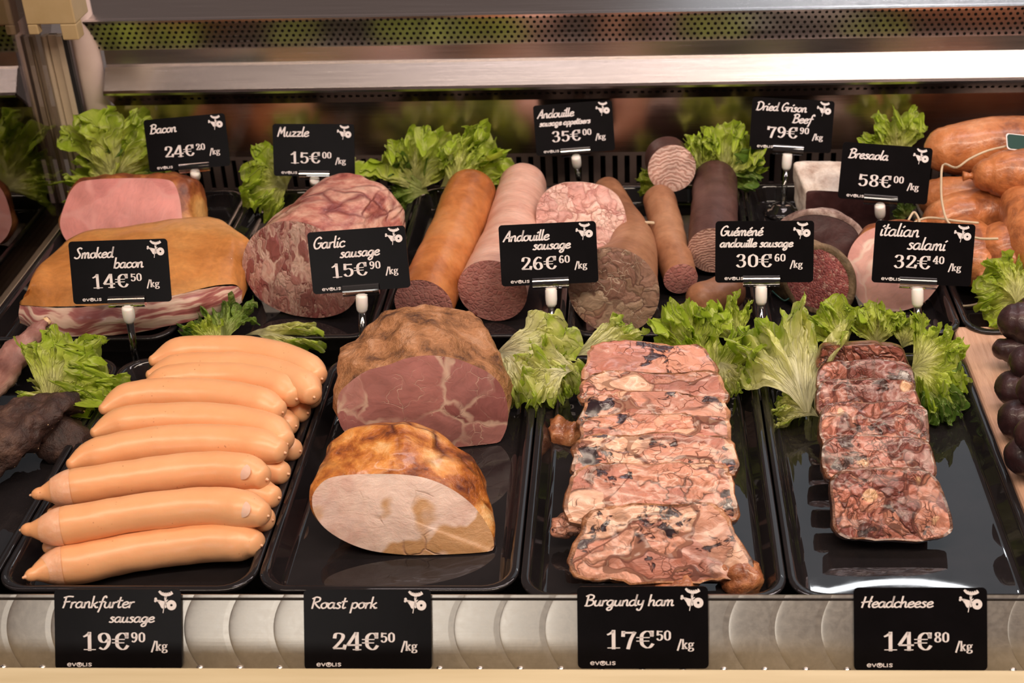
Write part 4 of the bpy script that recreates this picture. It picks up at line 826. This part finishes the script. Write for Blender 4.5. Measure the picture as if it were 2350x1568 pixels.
for k in range(110):
    p, n = rnd.choice(cand); d = V((rnd.uniform(-1, 1), rnd.uniform(-1, 1), rnd.uniform(-.2, .2))); d = (d - n * d.dot(n)).normalized(); l = rnd.uniform(0.001, 0.004); hb.cyl(p + n * 0.0006 - d * l, p + n * 0.0010 + d * l, 0.0004, n=5)
hb.mk('herb_flakes', M['fat'], dm)['kind'] = 'stuff'
lump('dried_meat', 'dark lumpy dried meat under the herb-strewn piece at far left', 150, 1010, 0.001, 0.024, M['jerky'], 21, 0.35, 'dried meat', sx=1.0, sy=0.9, sz=0.7)

# ---------------------------------------------------------------- back row pieces
cut_piece('smoked_loin', 'pink smoked loin with golden brown rind, behind the bacon slab', 'bacon',
    [(138, 520), (150, 465), (170, 428), (200, 414), (290, 409), (380, 412), (404, 430), (416, 480), (414, 530), (380, 560), (260, 572), (170, 565)],
    (260, 572, 0.012), 38, -8, V((0.022, 0.045, -0.012)), [(0, 1.0, 0), (0.1, 1.09, -0.001), (0.5, 1.06, -0.002), (0.8, 0.95, -0.003), (1, 0.7, -0.004)], M['loin_rind'], M['loin_cut'], amp=0.004, nsc=35, bulge=0.003, seed=11)
cut_piece('muzzle_roll', 'large netted muzzle roll with pink streaked cut face, in the second back tray', 'cooked meat',
    [(556, 600), (570, 555), (600, 525), (645, 508), (700, 512), (760, 540), (800, 580), (822, 630), (818, 680), (790, 715), (730, 730), (660, 720), (600, 690), (566, 645)],
    (715, 730, 0.0015), 12, -14, V((0.040, 0.110, 0.004)), [(0, 1.0, 0), (0.05, 1.01, 0.0), (0.4, 1.02, 0.0), (0.75, 0.97, 0.0), (0.9, 0.86, 0.006), (1, 0.55, 0.004)], M['muz_skin'], M['muz_cut'], parts=('netted_skin', 'cut_face'), amp=0.004, nsc=30, bulge=0.002, seed=13, rise=0.018)
def ssg(name, label, p0, p1, z0, z1, r0, r1, mat, cut, category='sausage', mid=None, squash=1.0, front=True, group=None, seed=0, seg=44, rim=None, end=0.9, zmid=None, facelean=10, amp=0.0012, pw=1.0):
    """sausage lying away from the viewer: cut end (or rounded) at p0, rounded end at p1"""
    A = P(p0[0], p0[1], z0); B = P(p1[0], p1[1], z1); pts = [A] + ([P(mid[0], mid[1], zmid if zmid is not None else (z0 + z1) / 2)] if mid else []) + [B]
    path = resample(cat(pts, 12), 36)
    root = empty(name, (A.x, A.y, A.z - r0), label, category, group)
    rs = tube(path, lambda t: (r1 + (r0 - r1) * (1 - t) ** pw) * (1 + 0.02 * math.sin(7 * t + seed)), seg, 0 if front else 0.8, end, squash)
    o = MB().rings(rs, False, True).mk('casing', mat, root, smooth=True); displace(o, amp, 30, 3, seed, wt=lambda i: min(1, (i // seg) / 3))
    if front:
        n = (path[0] - path[1]).normalized(); fill(rs[0], 12, 0.0016, n, 0.0006, 60, seed).mk('cut_face', cut, root, smooth=True)
        if rim: c = path[0]; MB().rings([[c + (p - c) * s + n * d for p in rs[0]] for s, d in ((0.93, 0.0012), (0.99, 0.0016), (1.03, 0.0), (1.02, -0.004))], False, False).mk('rind_edge', rim, root, smooth=True)
    return root
ssg('garlic_sausage', 'brown smoked garlic sausage with cut end, leaning back behind its sign', (972, 700), (1080, 447), .027, .045, .0258, .0252, M['garlic'], M['paste'], seed=1, mid=(1035, 560))
ssg('garlic_sausage', 'thick pink garlic sausage with smooth round cut end, beside the brown one', (1130, 668), (1200, 428), .0320, .043, .0305, .0232, M['pink'], M['paste'], seed=2, mid=(1175, 540), zmid=.036)
ssg('andouille_sausage', 'grey-brown andouille with mottled cut end, long tan casing running back', (1408, 668), (1394, 440), .0415, .026, .0400, .0150, M['tan'], M['andou'], seed=3, mid=(1452, 560), zmid=.030, pw=2.2)
cut_piece('cooked_sausage', 'pale pink cooked sausage with swirled round cut face, above the grey andouille', 'sausage',
    [(1230, 500), (1240, 455), (1275, 425), (1333, 418), (1390, 430), (1425, 462), (1437, 510), (1425, 550), (1385, 575), (1330, 582), (1275, 568), (1240, 540)],
    (1330, 582, 0.026), 36, 0, V((0.0, 0.024, -0.014)), [(0, 1, 0), (0.08, 1.02, 0), (0.6, 0.98, 0), (0.9, 0.85, 0), (1, 0.7, 0)], M['pink'], M['brawn'], parts=('casing', 'cut_face'), amp=0.0015, seed=14)
ssg('smoked_sausage', 'slim brown sausage with pink cut tip, looped string at its left', (1562, 640), (1515, 462), .020, .030, .0160, .0165, M['tan'], M['paste'], seed=5, mid=(1535, 550))
ssg('ringed_andouille', 'thick black-skinned andouille with ringed cut end behind the sign', (1636, 575), (1641, 420), .030, .036, .0235, .0225, M['black'], M['guem'], seed=6)
ssg('ringed_andouille', 'short andouille piece with pale ringed round face, lying on the lettuce', (1542, 387), (1530, 365), .058, .052, .0235, .0225, M['black'], M['guem_pale'], seed=7, end=0.3)
ssg('smoked_sausage', 'rounded brown sausage end lying low in front of the black andouille', (1610, 690), (1672, 668), .018, .018, .016, .016, M['tan'], M['paste'], front=False, seed=8)
cut_piece('salami', 'red speckled salami with cut round face and dark mouldy casing', 'sausage',
    [(1796, 650), (1802, 610), (1825, 575), (1860, 562), (1900, 566), (1935, 590), (1957, 630), (1958, 675), (1940, 710), (1905, 726), (1865, 722), (1825, 700)],
    (1905, 726, 0.001), 16, -28, V((-0.030, 0.045, -0.002)), [(0, 1, 0), (0.1, 1.02, 0), (0.7, 0.98, 0), (0.92, 0.8, 0), (1, 0.5, 0)], M['salami_rim'], M['salami'], parts=('casing', 'cut_face'), amp=0.002, seed=9, rim=M['salami_rim'])
cut_piece('cooked_ham', 'pink ham piece with large round cut face, behind the italian salami sign', 'ham',
    [(1945, 605), (1952, 570), (1975, 540), (2010, 522), (2060, 515), (2120, 530), (2160, 570), (2170, 620), (2145, 668), (2110, 700), (2050, 716), (1990, 704), (1958, 665)],
    (2050, 716, 0.001), 26, 0, V((0.010, 0.040, -0.006)), dome(), M['loin_rind'], M['pork_cut'], amp=0.002, seed=15)
cut_piece('dried_beef', 'dark purple dried beef with wide smooth cut face and grey mouldy rim', 'dried meat',
    [(1780, 560), (1790, 515), (1820, 492), (1860, 482), (1905, 485), (1945, 500), (1975, 525), (1985, 560), (1970, 610), (1900, 640), (1820, 630), (1785, 600)],
    (1900, 640, 0.012), 24, 5, V((0.006, 0.030, -0.006)), dome(), M['dried_rim'], M['dried'], amp=0.002, seed=16, rim=M['dried_rim'])
cut_piece('dried_beef', 'block of dried beef coated in white mould with dark cut front', 'dried meat',
    [(1850, 500), (1850, 452), (1858, 438), (1925, 440), (1990, 446), (2035, 452), (2042, 500), (2035, 540), (1940, 550), (1860, 540)],
    (1940, 550, 0.002), 8, 10, V((-0.012, 0.042, 0.012)), [(0, 1, 0), (0.1, 1.02, 0.002), (0.8, 1.0, 0.006), (1, 0.9, 0.004)], M['mould'], M['dried'], parts=('white_mould_coat', 'cut_face'), amp=0.0025, seed=17)

# orange smoked sausages heaped at the right
def osg(label, p0, p1, z0, z1, r, mid=None, zm=None, seed=0, taper=0.75, name='smoked_sausage', mat='morteau', amp=0.002, group='orange smoked sausages heaped at the right', cat_='sausage', knots=(1, 0)):
    pts = [P(p0[0], p0[1], z0)] + ([P(mid[0], mid[1], zm if zm is not None else (z0 + z1) / 2)] if mid else []) + [P(p1[0], p1[1], z1)]
    path = resample(cat(pts, 12), 36); root = empty(name, (path[18].x, path[18].y, min(p.z for p in path) - r), label, cat_, group)
    rr = lambda t: r * (taper + (1 - taper) * math.sin(math.pi * min(1, max(0, t))) ** 0.6)
    o = MB().rings(tube(path, rr, 36, 0.9, 0.9)).mk('casing', M[mat], root, smooth=True); displace(o, amp, 28, 4, seed)
    for k, on in enumerate(knots):
        if on:
            q, dd = (path[0], (path[0] - path[1]).normalized()) if k == 0 else (path[-1], (path[-1] - path[-2]).normalized())
            MB().lathe(q + dd * rr(0) * 0.86, [(0, 0), (0.004, 0), (0.0026, 0.003), (0.0035, 0.005), (0.0048, 0.009), (0, 0.009)], ax=dd, n=12).mk('tied_end', M[mat], root, smooth=True)
    return root, path
osg('long orange sausage at the top right of the heap, under the green label', (2170, 345), (2440, 325), .075, .075, .0290, seed=1)
osg('plump orange sausage with tied left tip, lying below the top one', (2268, 402), (2420, 395), .078, .080, .0235, seed=2, taper=.7)
osg('orange-pink sausage in the middle of the heap behind the Bresaola sign', (2145, 455), (2420, 470), .042, .044, .0240, seed=3)
osg('wide pinkish orange sausage below the string loop', (2160, 505), (2340, 500), .036, .036, .0255, mid=(2250, 492), seed=4)
osg('orange sausage at the right edge in the middle of the heap', (2345, 470), (2400, 600), .060, .050, .026, seed=5)
osg('orange sausage end pointing at the viewer, just right of the italian salami sign', (2240, 610), (2205, 540), .030, .034, .0265, seed=6)
osg('round-ended orange sausage at right, above the lettuce', (2320, 610), (2300, 560), .034, .036, .0275, seed=7)
def string_(name, label, pts, r=0.0011, group=None, mat='string'):
    path = resample(cat([P(x, y, z) for x, y, z in pts], 10), 60); o = MB().rings(tube(path, lambda t: r, 8, .5, .5, 1, 2)).mk(name, M[mat], None, smooth=True); return tag(o, label, 'string', group)
string_('tying_string', 'thin cream string looping from the green label down over the orange sausages', [(2330, 332, .104), (2270, 345, .103), (2225, 365, .102), (2195, 385, .095), (2165, 378, .088), (2160, 420, .080), (2163, 470, .072), (2180, 515, .066), (2235, 545, .063), (2290, 548, .064)])
string_('tying_string', 'frayed tan string tied to the sausage heap beside the Bresaola sign', [(2085, 505, .060), (2098, 487, .062), (2110, 510, .060), (2092, 515, .058), (2130, 500, .060), (2200, 508, .066), (2245, 512, .064)])
string_('tying_string', 'short curl of cream string on the slim brown sausage', [(1500, 512, .040), (1478, 512, .042), (1470, 524, .040), (1484, 534, .036), (1492, 530, .034)], 0.0016)
string_('tying_string', 'curl of string under the orange sausage end, near the lettuce at right', [(2192, 690, .006), (2205, 702, .004), (2235, 700, .004), (2260, 690, .006)])
string_('netting_thread', 'loose teal thread of netting beside the red salami', [(1772, 668, .012), (1785, 680, .012), (1800, 690, .008), (1812, 684, .008)], 0.0007, mat='label_green')
lb = P(2345, 328, .106); la = V((0.95, 0.2, -0.2)).normalized(); ln_ = V((0, -0.7, 0.7)); ln_ = (ln_ - la * la.dot(ln_)).normalized(); lu = ln_.cross(la) * -1
def lab_(w_, h_, d, name, mat, par):
    ps = rrect(-w_ / 2, w_ / 2, -h_ / 2, h_ / 2, 0.003, 0, 5); m = MB().rings([[lb + la * p.x + lu * p.y + ln_ * (d + z) for p in ps] for z in (0, 0.0004)]); return m.mk(name, mat, par)
lr = empty('product_label', lb, 'small dark green label with a pale border hanging on the top orange sausage', 'label')
lab_(0.032, 0.016, 0, 'border', M['ink'], lr); lab_(0.030, 0.014, 0.0005, 'green_face', M['label_green'], lr)
# ---------------------------------------------------------------- dark sausages on the beech board
m = MB(); bx0 = 0.2715
m.v += [V(p) for p in [(0.2715, 0.74, -0.004), (0.44, 0.74, -0.004), (0.44, 1.057, -0.004), (0.2715, 1.057, -0.004), (0.2715, 0.74, 0.014), (0.44, 0.74, 0.014), (0.44, 1.057, 0.014), (0.2715, 1.057, 0.014)]]
m.f += [(0, 3, 2, 1), (4, 5, 6, 7), (0, 1, 5, 4), (1, 2, 6, 5), (2, 3, 7, 6), (3, 0, 4, 7)]
tag(bevel(m.mk('chopping_board', M['wood'], None), 0.004, 3), 'pale beech board under the dark purple sausages at the right edge', 'board')
for i, (p0, p1, r, z, lab) in enumerate([
    ((2325, 738), (2515, 752), .0205, .056, 'uppermost dark purple sausage on the board'), ((2302, 800), (2480, 812), .0140, .034, 'small wrinkled dark sausage tucked under the uppermost one'),
    ((2345, 832), (2515, 850), .0175, .054, 'dark purple sausage second from the top at the right edge'), ((2320, 892), (2495, 905), .0180, .033, 'dark purple sausage in the middle of the board heap'),
    ((2368, 895), (2525, 935), .0160, .058, 'wrinkled reddish dark sausage at the frame edge'), ((2330, 958), (2515, 985), .0175, .033, 'dark purple sausage third from the bottom of the heap'),
    ((2350, 1048), (2515, 1020), .0200, .034, 'lowest dark purple sausage, nearest the viewer'), ((2366, 995), (2525, 965), .0160, .062, 'dark sausage knob resting above the lowest one')]):
    osg(lab, p0, p1, z, z, r, seed=30 + i, mat='prune', name='dark_sausage', group='dark purple sausages heaped on the board', amp=0.0035, knots=(0, 0), taper=0.7)
# ---------------------------------------------------------------- lettuce
def leaf(label, base, tip, zb, zt, spread, mat='leaf', ruffle=1.0, seed=0, cup=0.25, up=0.5, nu=44, nv=210, wide=1.0, arch=0.15):
    """a frilled leaf fanning out from base to tip (photo points at heights zb, zt)"""
    B = P(base[0], base[1], zb); T = P(tip[0], tip[1], zt)
    if T.y < B.y + 0.006 and tip[1] < base[1] - 30: T = Q(tip[0], tip[1], B.y + 0.008)
    D = T - B; L = D.length; D.normalize()
    S = D.cross(V((0, -(1 - up), up)).normalized()).normalized(); N = S.cross(D).normalized()
    if N.z < 0 and N.y > 0: N = -N
    A = math.radians(spread); rnd = random.Random(seed); ph = [rnd.uniform(0, 6.28) for _ in range(8)]; sd = V((seed * 7.3, seed * 2.9, 0))
    vs = []; uvs = []
    for i in range(nu + 1):
        u = i / nu
        for j in range(nv + 1):
            v = 2 * j / nv - 1; a = v * A
            lobe = 1 + 0.10 * noise.noise(V((v * 3.1, 0.3, 0)) + sd) * 2 + 0.05 * math.sin(17 * v + ph[0]) * u + 0.13 * noise.noise(V((v * 20, u, 5)) + sd) * u ** 2 + 0.07 * noise.noise(V((v * 55, u, 7)) + sd) * u ** 4
            r = L * u * lobe * (1 - 0.22 * v * v)
            w_ = wide * (0.30 + 0.70 * min(1, u * 1.6) ** 0.8)
            e = max(0, u - 0.30) / 0.70
            R = ruffle * 0.025 * (L / 0.08)
            pm = 2.2 * noise.noise(V((v * 3.5, 0.7, 3)) + sd); pm2 = 3.0 * noise.noise(V((v * 9, 0.2, 4)) + sd)
            n = (math.sin(7 * v + ph[1]) * 0.35 * u ** 1.5 + (math.sin(12 * v + ph[2] + 2.0 * u + pm) + 0.8 * math.sin(25 * v + ph[3] - 2.5 * u + pm2)) * 0.60 * e ** 1.5 + math.sin(50 * v + ph[4] + 3 * u + pm2) * 0.38 * e ** 2.5 + 0.5 * noise.noise(V((v * 34, u * 8, 6)) + sd) * e ** 3)
            n += noise.fractal(V((v * 5, u * 4, 1)) + sd, 1, 2, 4) * 0.9 * e
            n2 = math.cos(12 * v + ph[2] + 2.0 * u + pm) * 0.7 * e ** 2 + math.cos(50 * v + ph[4] + 3 * u + pm2) * 0.22 * e ** 2.5 + noise.noise(V((v * 12, u * 6, 9)) + sd) * 0.6 * e
            p = B + D * (r * math.cos(a)) + S * (r * math.sin(a) * w_ + n2 * R * 0.5) + N * (n * R + cup * L * (math.sin(a) ** 2) * u + arch * L * math.sin(math.pi * min(1, u)) ) - D * (abs(n) * R * 0.35 * e)
            p += N * (0.0012 * noise.noise(V((v * 40, u * 25, 2)) + sd) * u)
            p.z = max(p.z, 0.0015 + 0.002 * u)
            vs.append(p); uvs.append((u, v))
    fs = [(i * (nv + 1) + j, i * (nv + 1) + j + 1, (i + 1) * (nv + 1) + j + 1, (i + 1) * (nv + 1) + j) for i in range(nu) for j in range(nv)]
    o = mk('lettuce_leaf', vs, fs, M[mat], None)
    ul = o.data.uv_layers.new(name='UVMap')
    for lp in o.data.loops: ul.data[lp.index].uv = uvs[lp.vertex_index]
    return tag(o, label, 'lettuce', 'lettuce leaves dressing the trays')
LV = [ # label, base, tip, zb, zt, spread, mat, ruffle, seed, cup, up, wide
 ('tall frilly lettuce leaf at the back left, beside the corner post', (265, 430), (300, 255), .030, .105, 52, 'leaf', 1.2, 1, .2, .3, 1),
 ('lower green lettuce leaf spreading left of the pink smoked loin', (270, 440), (190, 350), .03, .060, 62, 'leaf', 1.2, 2, .2, .4, 1),
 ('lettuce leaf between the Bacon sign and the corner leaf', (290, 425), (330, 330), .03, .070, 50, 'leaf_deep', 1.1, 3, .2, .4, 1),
 ('lettuce leaf sticking up left of the Muzzle sign', (660, 440), (610, 330), .02, .075, 44, 'leaf', 1.1, 4, .2, .3, 1),
 ('frilly lettuce leaf reaching down left of the muzzle roll', (660, 430), (560, 440), .03, .040, 50, 'leaf', 1.2, 5, .2, .5, 1),
 ('pale yellow lettuce leaf right of the Muzzle sign', (790, 440), (860, 395), .03, .050, 45, 'leaf_pale', .6, 6, .2, .4, 1),
 ('large lettuce leaf behind the brown garlic sausage, its left half', (960, 440), (945, 300), .020, .100, 60, 'leaf', 1.2, 7, .2, .35, 1),
 ('low lettuce leaf spilling left behind the brown garlic sausage', (985, 445), (885, 400), .02, .045, 55, 'leaf_deep', 1.2, 8, .2, .45, 1),
 ('lettuce leaf arching right towards the pink garlic sausage', (1010, 430), (1180, 350), .03, .070, 42, 'leaf', 1.0, 9, .2, .4, 1),
 ('lettuce leaf above the brown garlic sausage', (1040, 440), (1080, 325), .03, .075, 40, 'leaf', 1.1, 10, .2, .4, 1),
 ('lettuce leaf standing behind the black andouille', (1650, 430), (1690, 290), .02, .090, 50, 'leaf', 1.2, 11, .2, .3, 1),
 ('lettuce leaf between the pale ringed piece and the black andouille', (1610, 420), (1600, 310), .03, .085, 36, 'leaf', 1.1, 12, .2, .3, 1),
 ('small lettuce leaf left of the pale ringed piece', (1530, 440), (1472, 395), .02, .040, 42, 'leaf', 1.0, 13, .2, .4, 1),
 ('lettuce leaf low behind the Dried Grison Beef sign', (1680, 400), (1735, 395), .03, .045, 45, 'leaf_deep', 1.1, 14, .2, .4, 1),
 ('bright lettuce leaf standing above the Bresaola sign', (2060, 370), (2045, 250), .04, .105, 46, 'leaf', 1.1, 15, .2, .3, 1),
 ('scrap of lettuce under the lower edge of the Bresaola sign', (2080, 500), (2065, 470), .02, .035, 55, 'leaf_deep', .6, 16, .2, .4, 1),
 ('lettuce leaf between the board and the orange sausages', (2345, 690), (2245, 700), .025, .030, 60, 'leaf', 1.1, 17, .2, .5, 1),
 ('lettuce leaf at the right edge above the dark sausages', (2330, 700), (2335, 580), .03, .060, 60, 'leaf', 1.2, 18, .2, .4, 1),
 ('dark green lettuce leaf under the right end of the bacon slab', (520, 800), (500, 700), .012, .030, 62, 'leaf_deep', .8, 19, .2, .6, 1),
 ('light green lettuce leaf behind the back frankfurter', (510, 800), (430, 760), .018, .034, 58, 'leaf', 1.0, 20, .2, .6, 1),
 ('pale shred of lettuce trailing right of the bacon slab', (560, 770), (730, 792), .010, .012, 18, 'leaf_pale', .6, 21, .1, .6, 1),
 ('curled lettuce leaf left of the frankfurters', (110, 930), (240, 790), .012, .045, 62, 'leaf', .9, 22, .3, .6, 1),
 ('frilly lettuce leaf dropping down beside the frankfurters', (120, 910), (225, 905), .016, .030, 50, 'leaf', 1.2, 23, .2, .6, 1),
 ('pale ragged lettuce leaf above the dark dried meat', (170, 930), (80, 870), .012, .022, 38, 'leaf_pale', .7, 24, .2, .6, 1),
 ('wide pale lettuce leaf right of the crusted ham', (1140, 810), (1290, 860), .028, .030, 56, 'leaf_pale', .9, 25, .15, .7, 1),
 ('lettuce leaf curling up behind the andouille sign stem', (1240, 850), (1262, 772), .020, .045, 46, 'leaf', 1.0, 26, .2, .6, 1),
 ('lettuce leaf dropping over the tray edge left of the burgundy ham', (1260, 820), (1305, 905), .032, .020, 34, 'leaf_pale', .9, 27, .1, .7, 1),
 ('pale lettuce leaf behind the rear burgundy slice', (1420, 806), (1400, 740), .024, .048, 72, 'leaf_pale', .9, 28, .2, .6, 1),
 ('tall frilly lettuce leaf behind the burgundy slices at right', (1600, 830), (1540, 690), .020, .070, 48, 'leaf', 1.1, 29, .2, .5, 1),
 ('lettuce leaf right of the rear burgundy slice', (1640, 900), (1640, 745), .016, .050, 48, 'leaf', 1.0, 30, .2, .5, 1),
 ('curly pale lettuce leaf tip beside the second tray divider', (1650, 830), (1685, 905), .035, .022, 40, 'leaf_pale', 1.0, 31, .1, .7, 1),
 ('huge pale fan-shaped lettuce leaf between the burgundy ham and headcheese', (1856, 968), (1772, 728), .008, .056, 42, 'leaf_pale', .85, 32, .18, .6, 1),
 ('ruffled lettuce leaf lying left of the headcheese slices', (1885, 960), (1775, 930), .010, .012, 36, 'leaf_pale', .9, 33, .1, .7, 1),
 ('lettuce leaf standing behind the headcheese slices at left', (1940, 803), (1890, 700), .006, .070, 40, 'leaf', .9, 34, .2, .5, 1),
 ('lettuce leaf standing behind the headcheese, under the italian salami sign', (2010, 800), (2010, 695), .006, .070, 46, 'leaf', 1.0, 35, .2, .5, 1),
 ('lettuce leaf behind the headcheese at right', (2070, 800), (2100, 715), .006, .060, 46, 'leaf', 1.0, 36, .2, .5, 1),
 ('large green lettuce leaf spreading right of the headcheese slices', (2090, 850), (2215, 790), .020, .050, 58, 'leaf', 1.1, 37, .25, .6, 1),
 ('lettuce leaf drooping right of the headcheese slices', (2090, 850), (2190, 925), .028, .018, 44, 'leaf', 1.1, 38, .15, .7, 1),
 ('broad pale lettuce leaf filling the gap between the crusted ham and the burgundy slices', (1330, 850), (1190, 880), .034, .024, 50, 'leaf_pale', .9, 41, .12, .75, 1),
 ('lettuce leaf lying above the rear burgundy slice at left', (1310, 820), (1480, 788), .030, .032, 34, 'leaf_pale', .8, 42, .15, .6, 1),
 ('pale lettuce leaf between the curled leaf and the board edge', (1700, 800), (1640, 690), .030, .060, 40, 'leaf', 1.0, 43, .2, .5, 1),
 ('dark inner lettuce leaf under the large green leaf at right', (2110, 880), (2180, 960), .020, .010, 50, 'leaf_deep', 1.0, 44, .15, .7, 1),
]
for (lab, b, t, zb, zt_, sp, mt, rf, sd, cu, up_, wd) in LV: leaf(lab, b, t, zb, zt_, sp, mt, rf, sd, cu, up_, wide=wd)
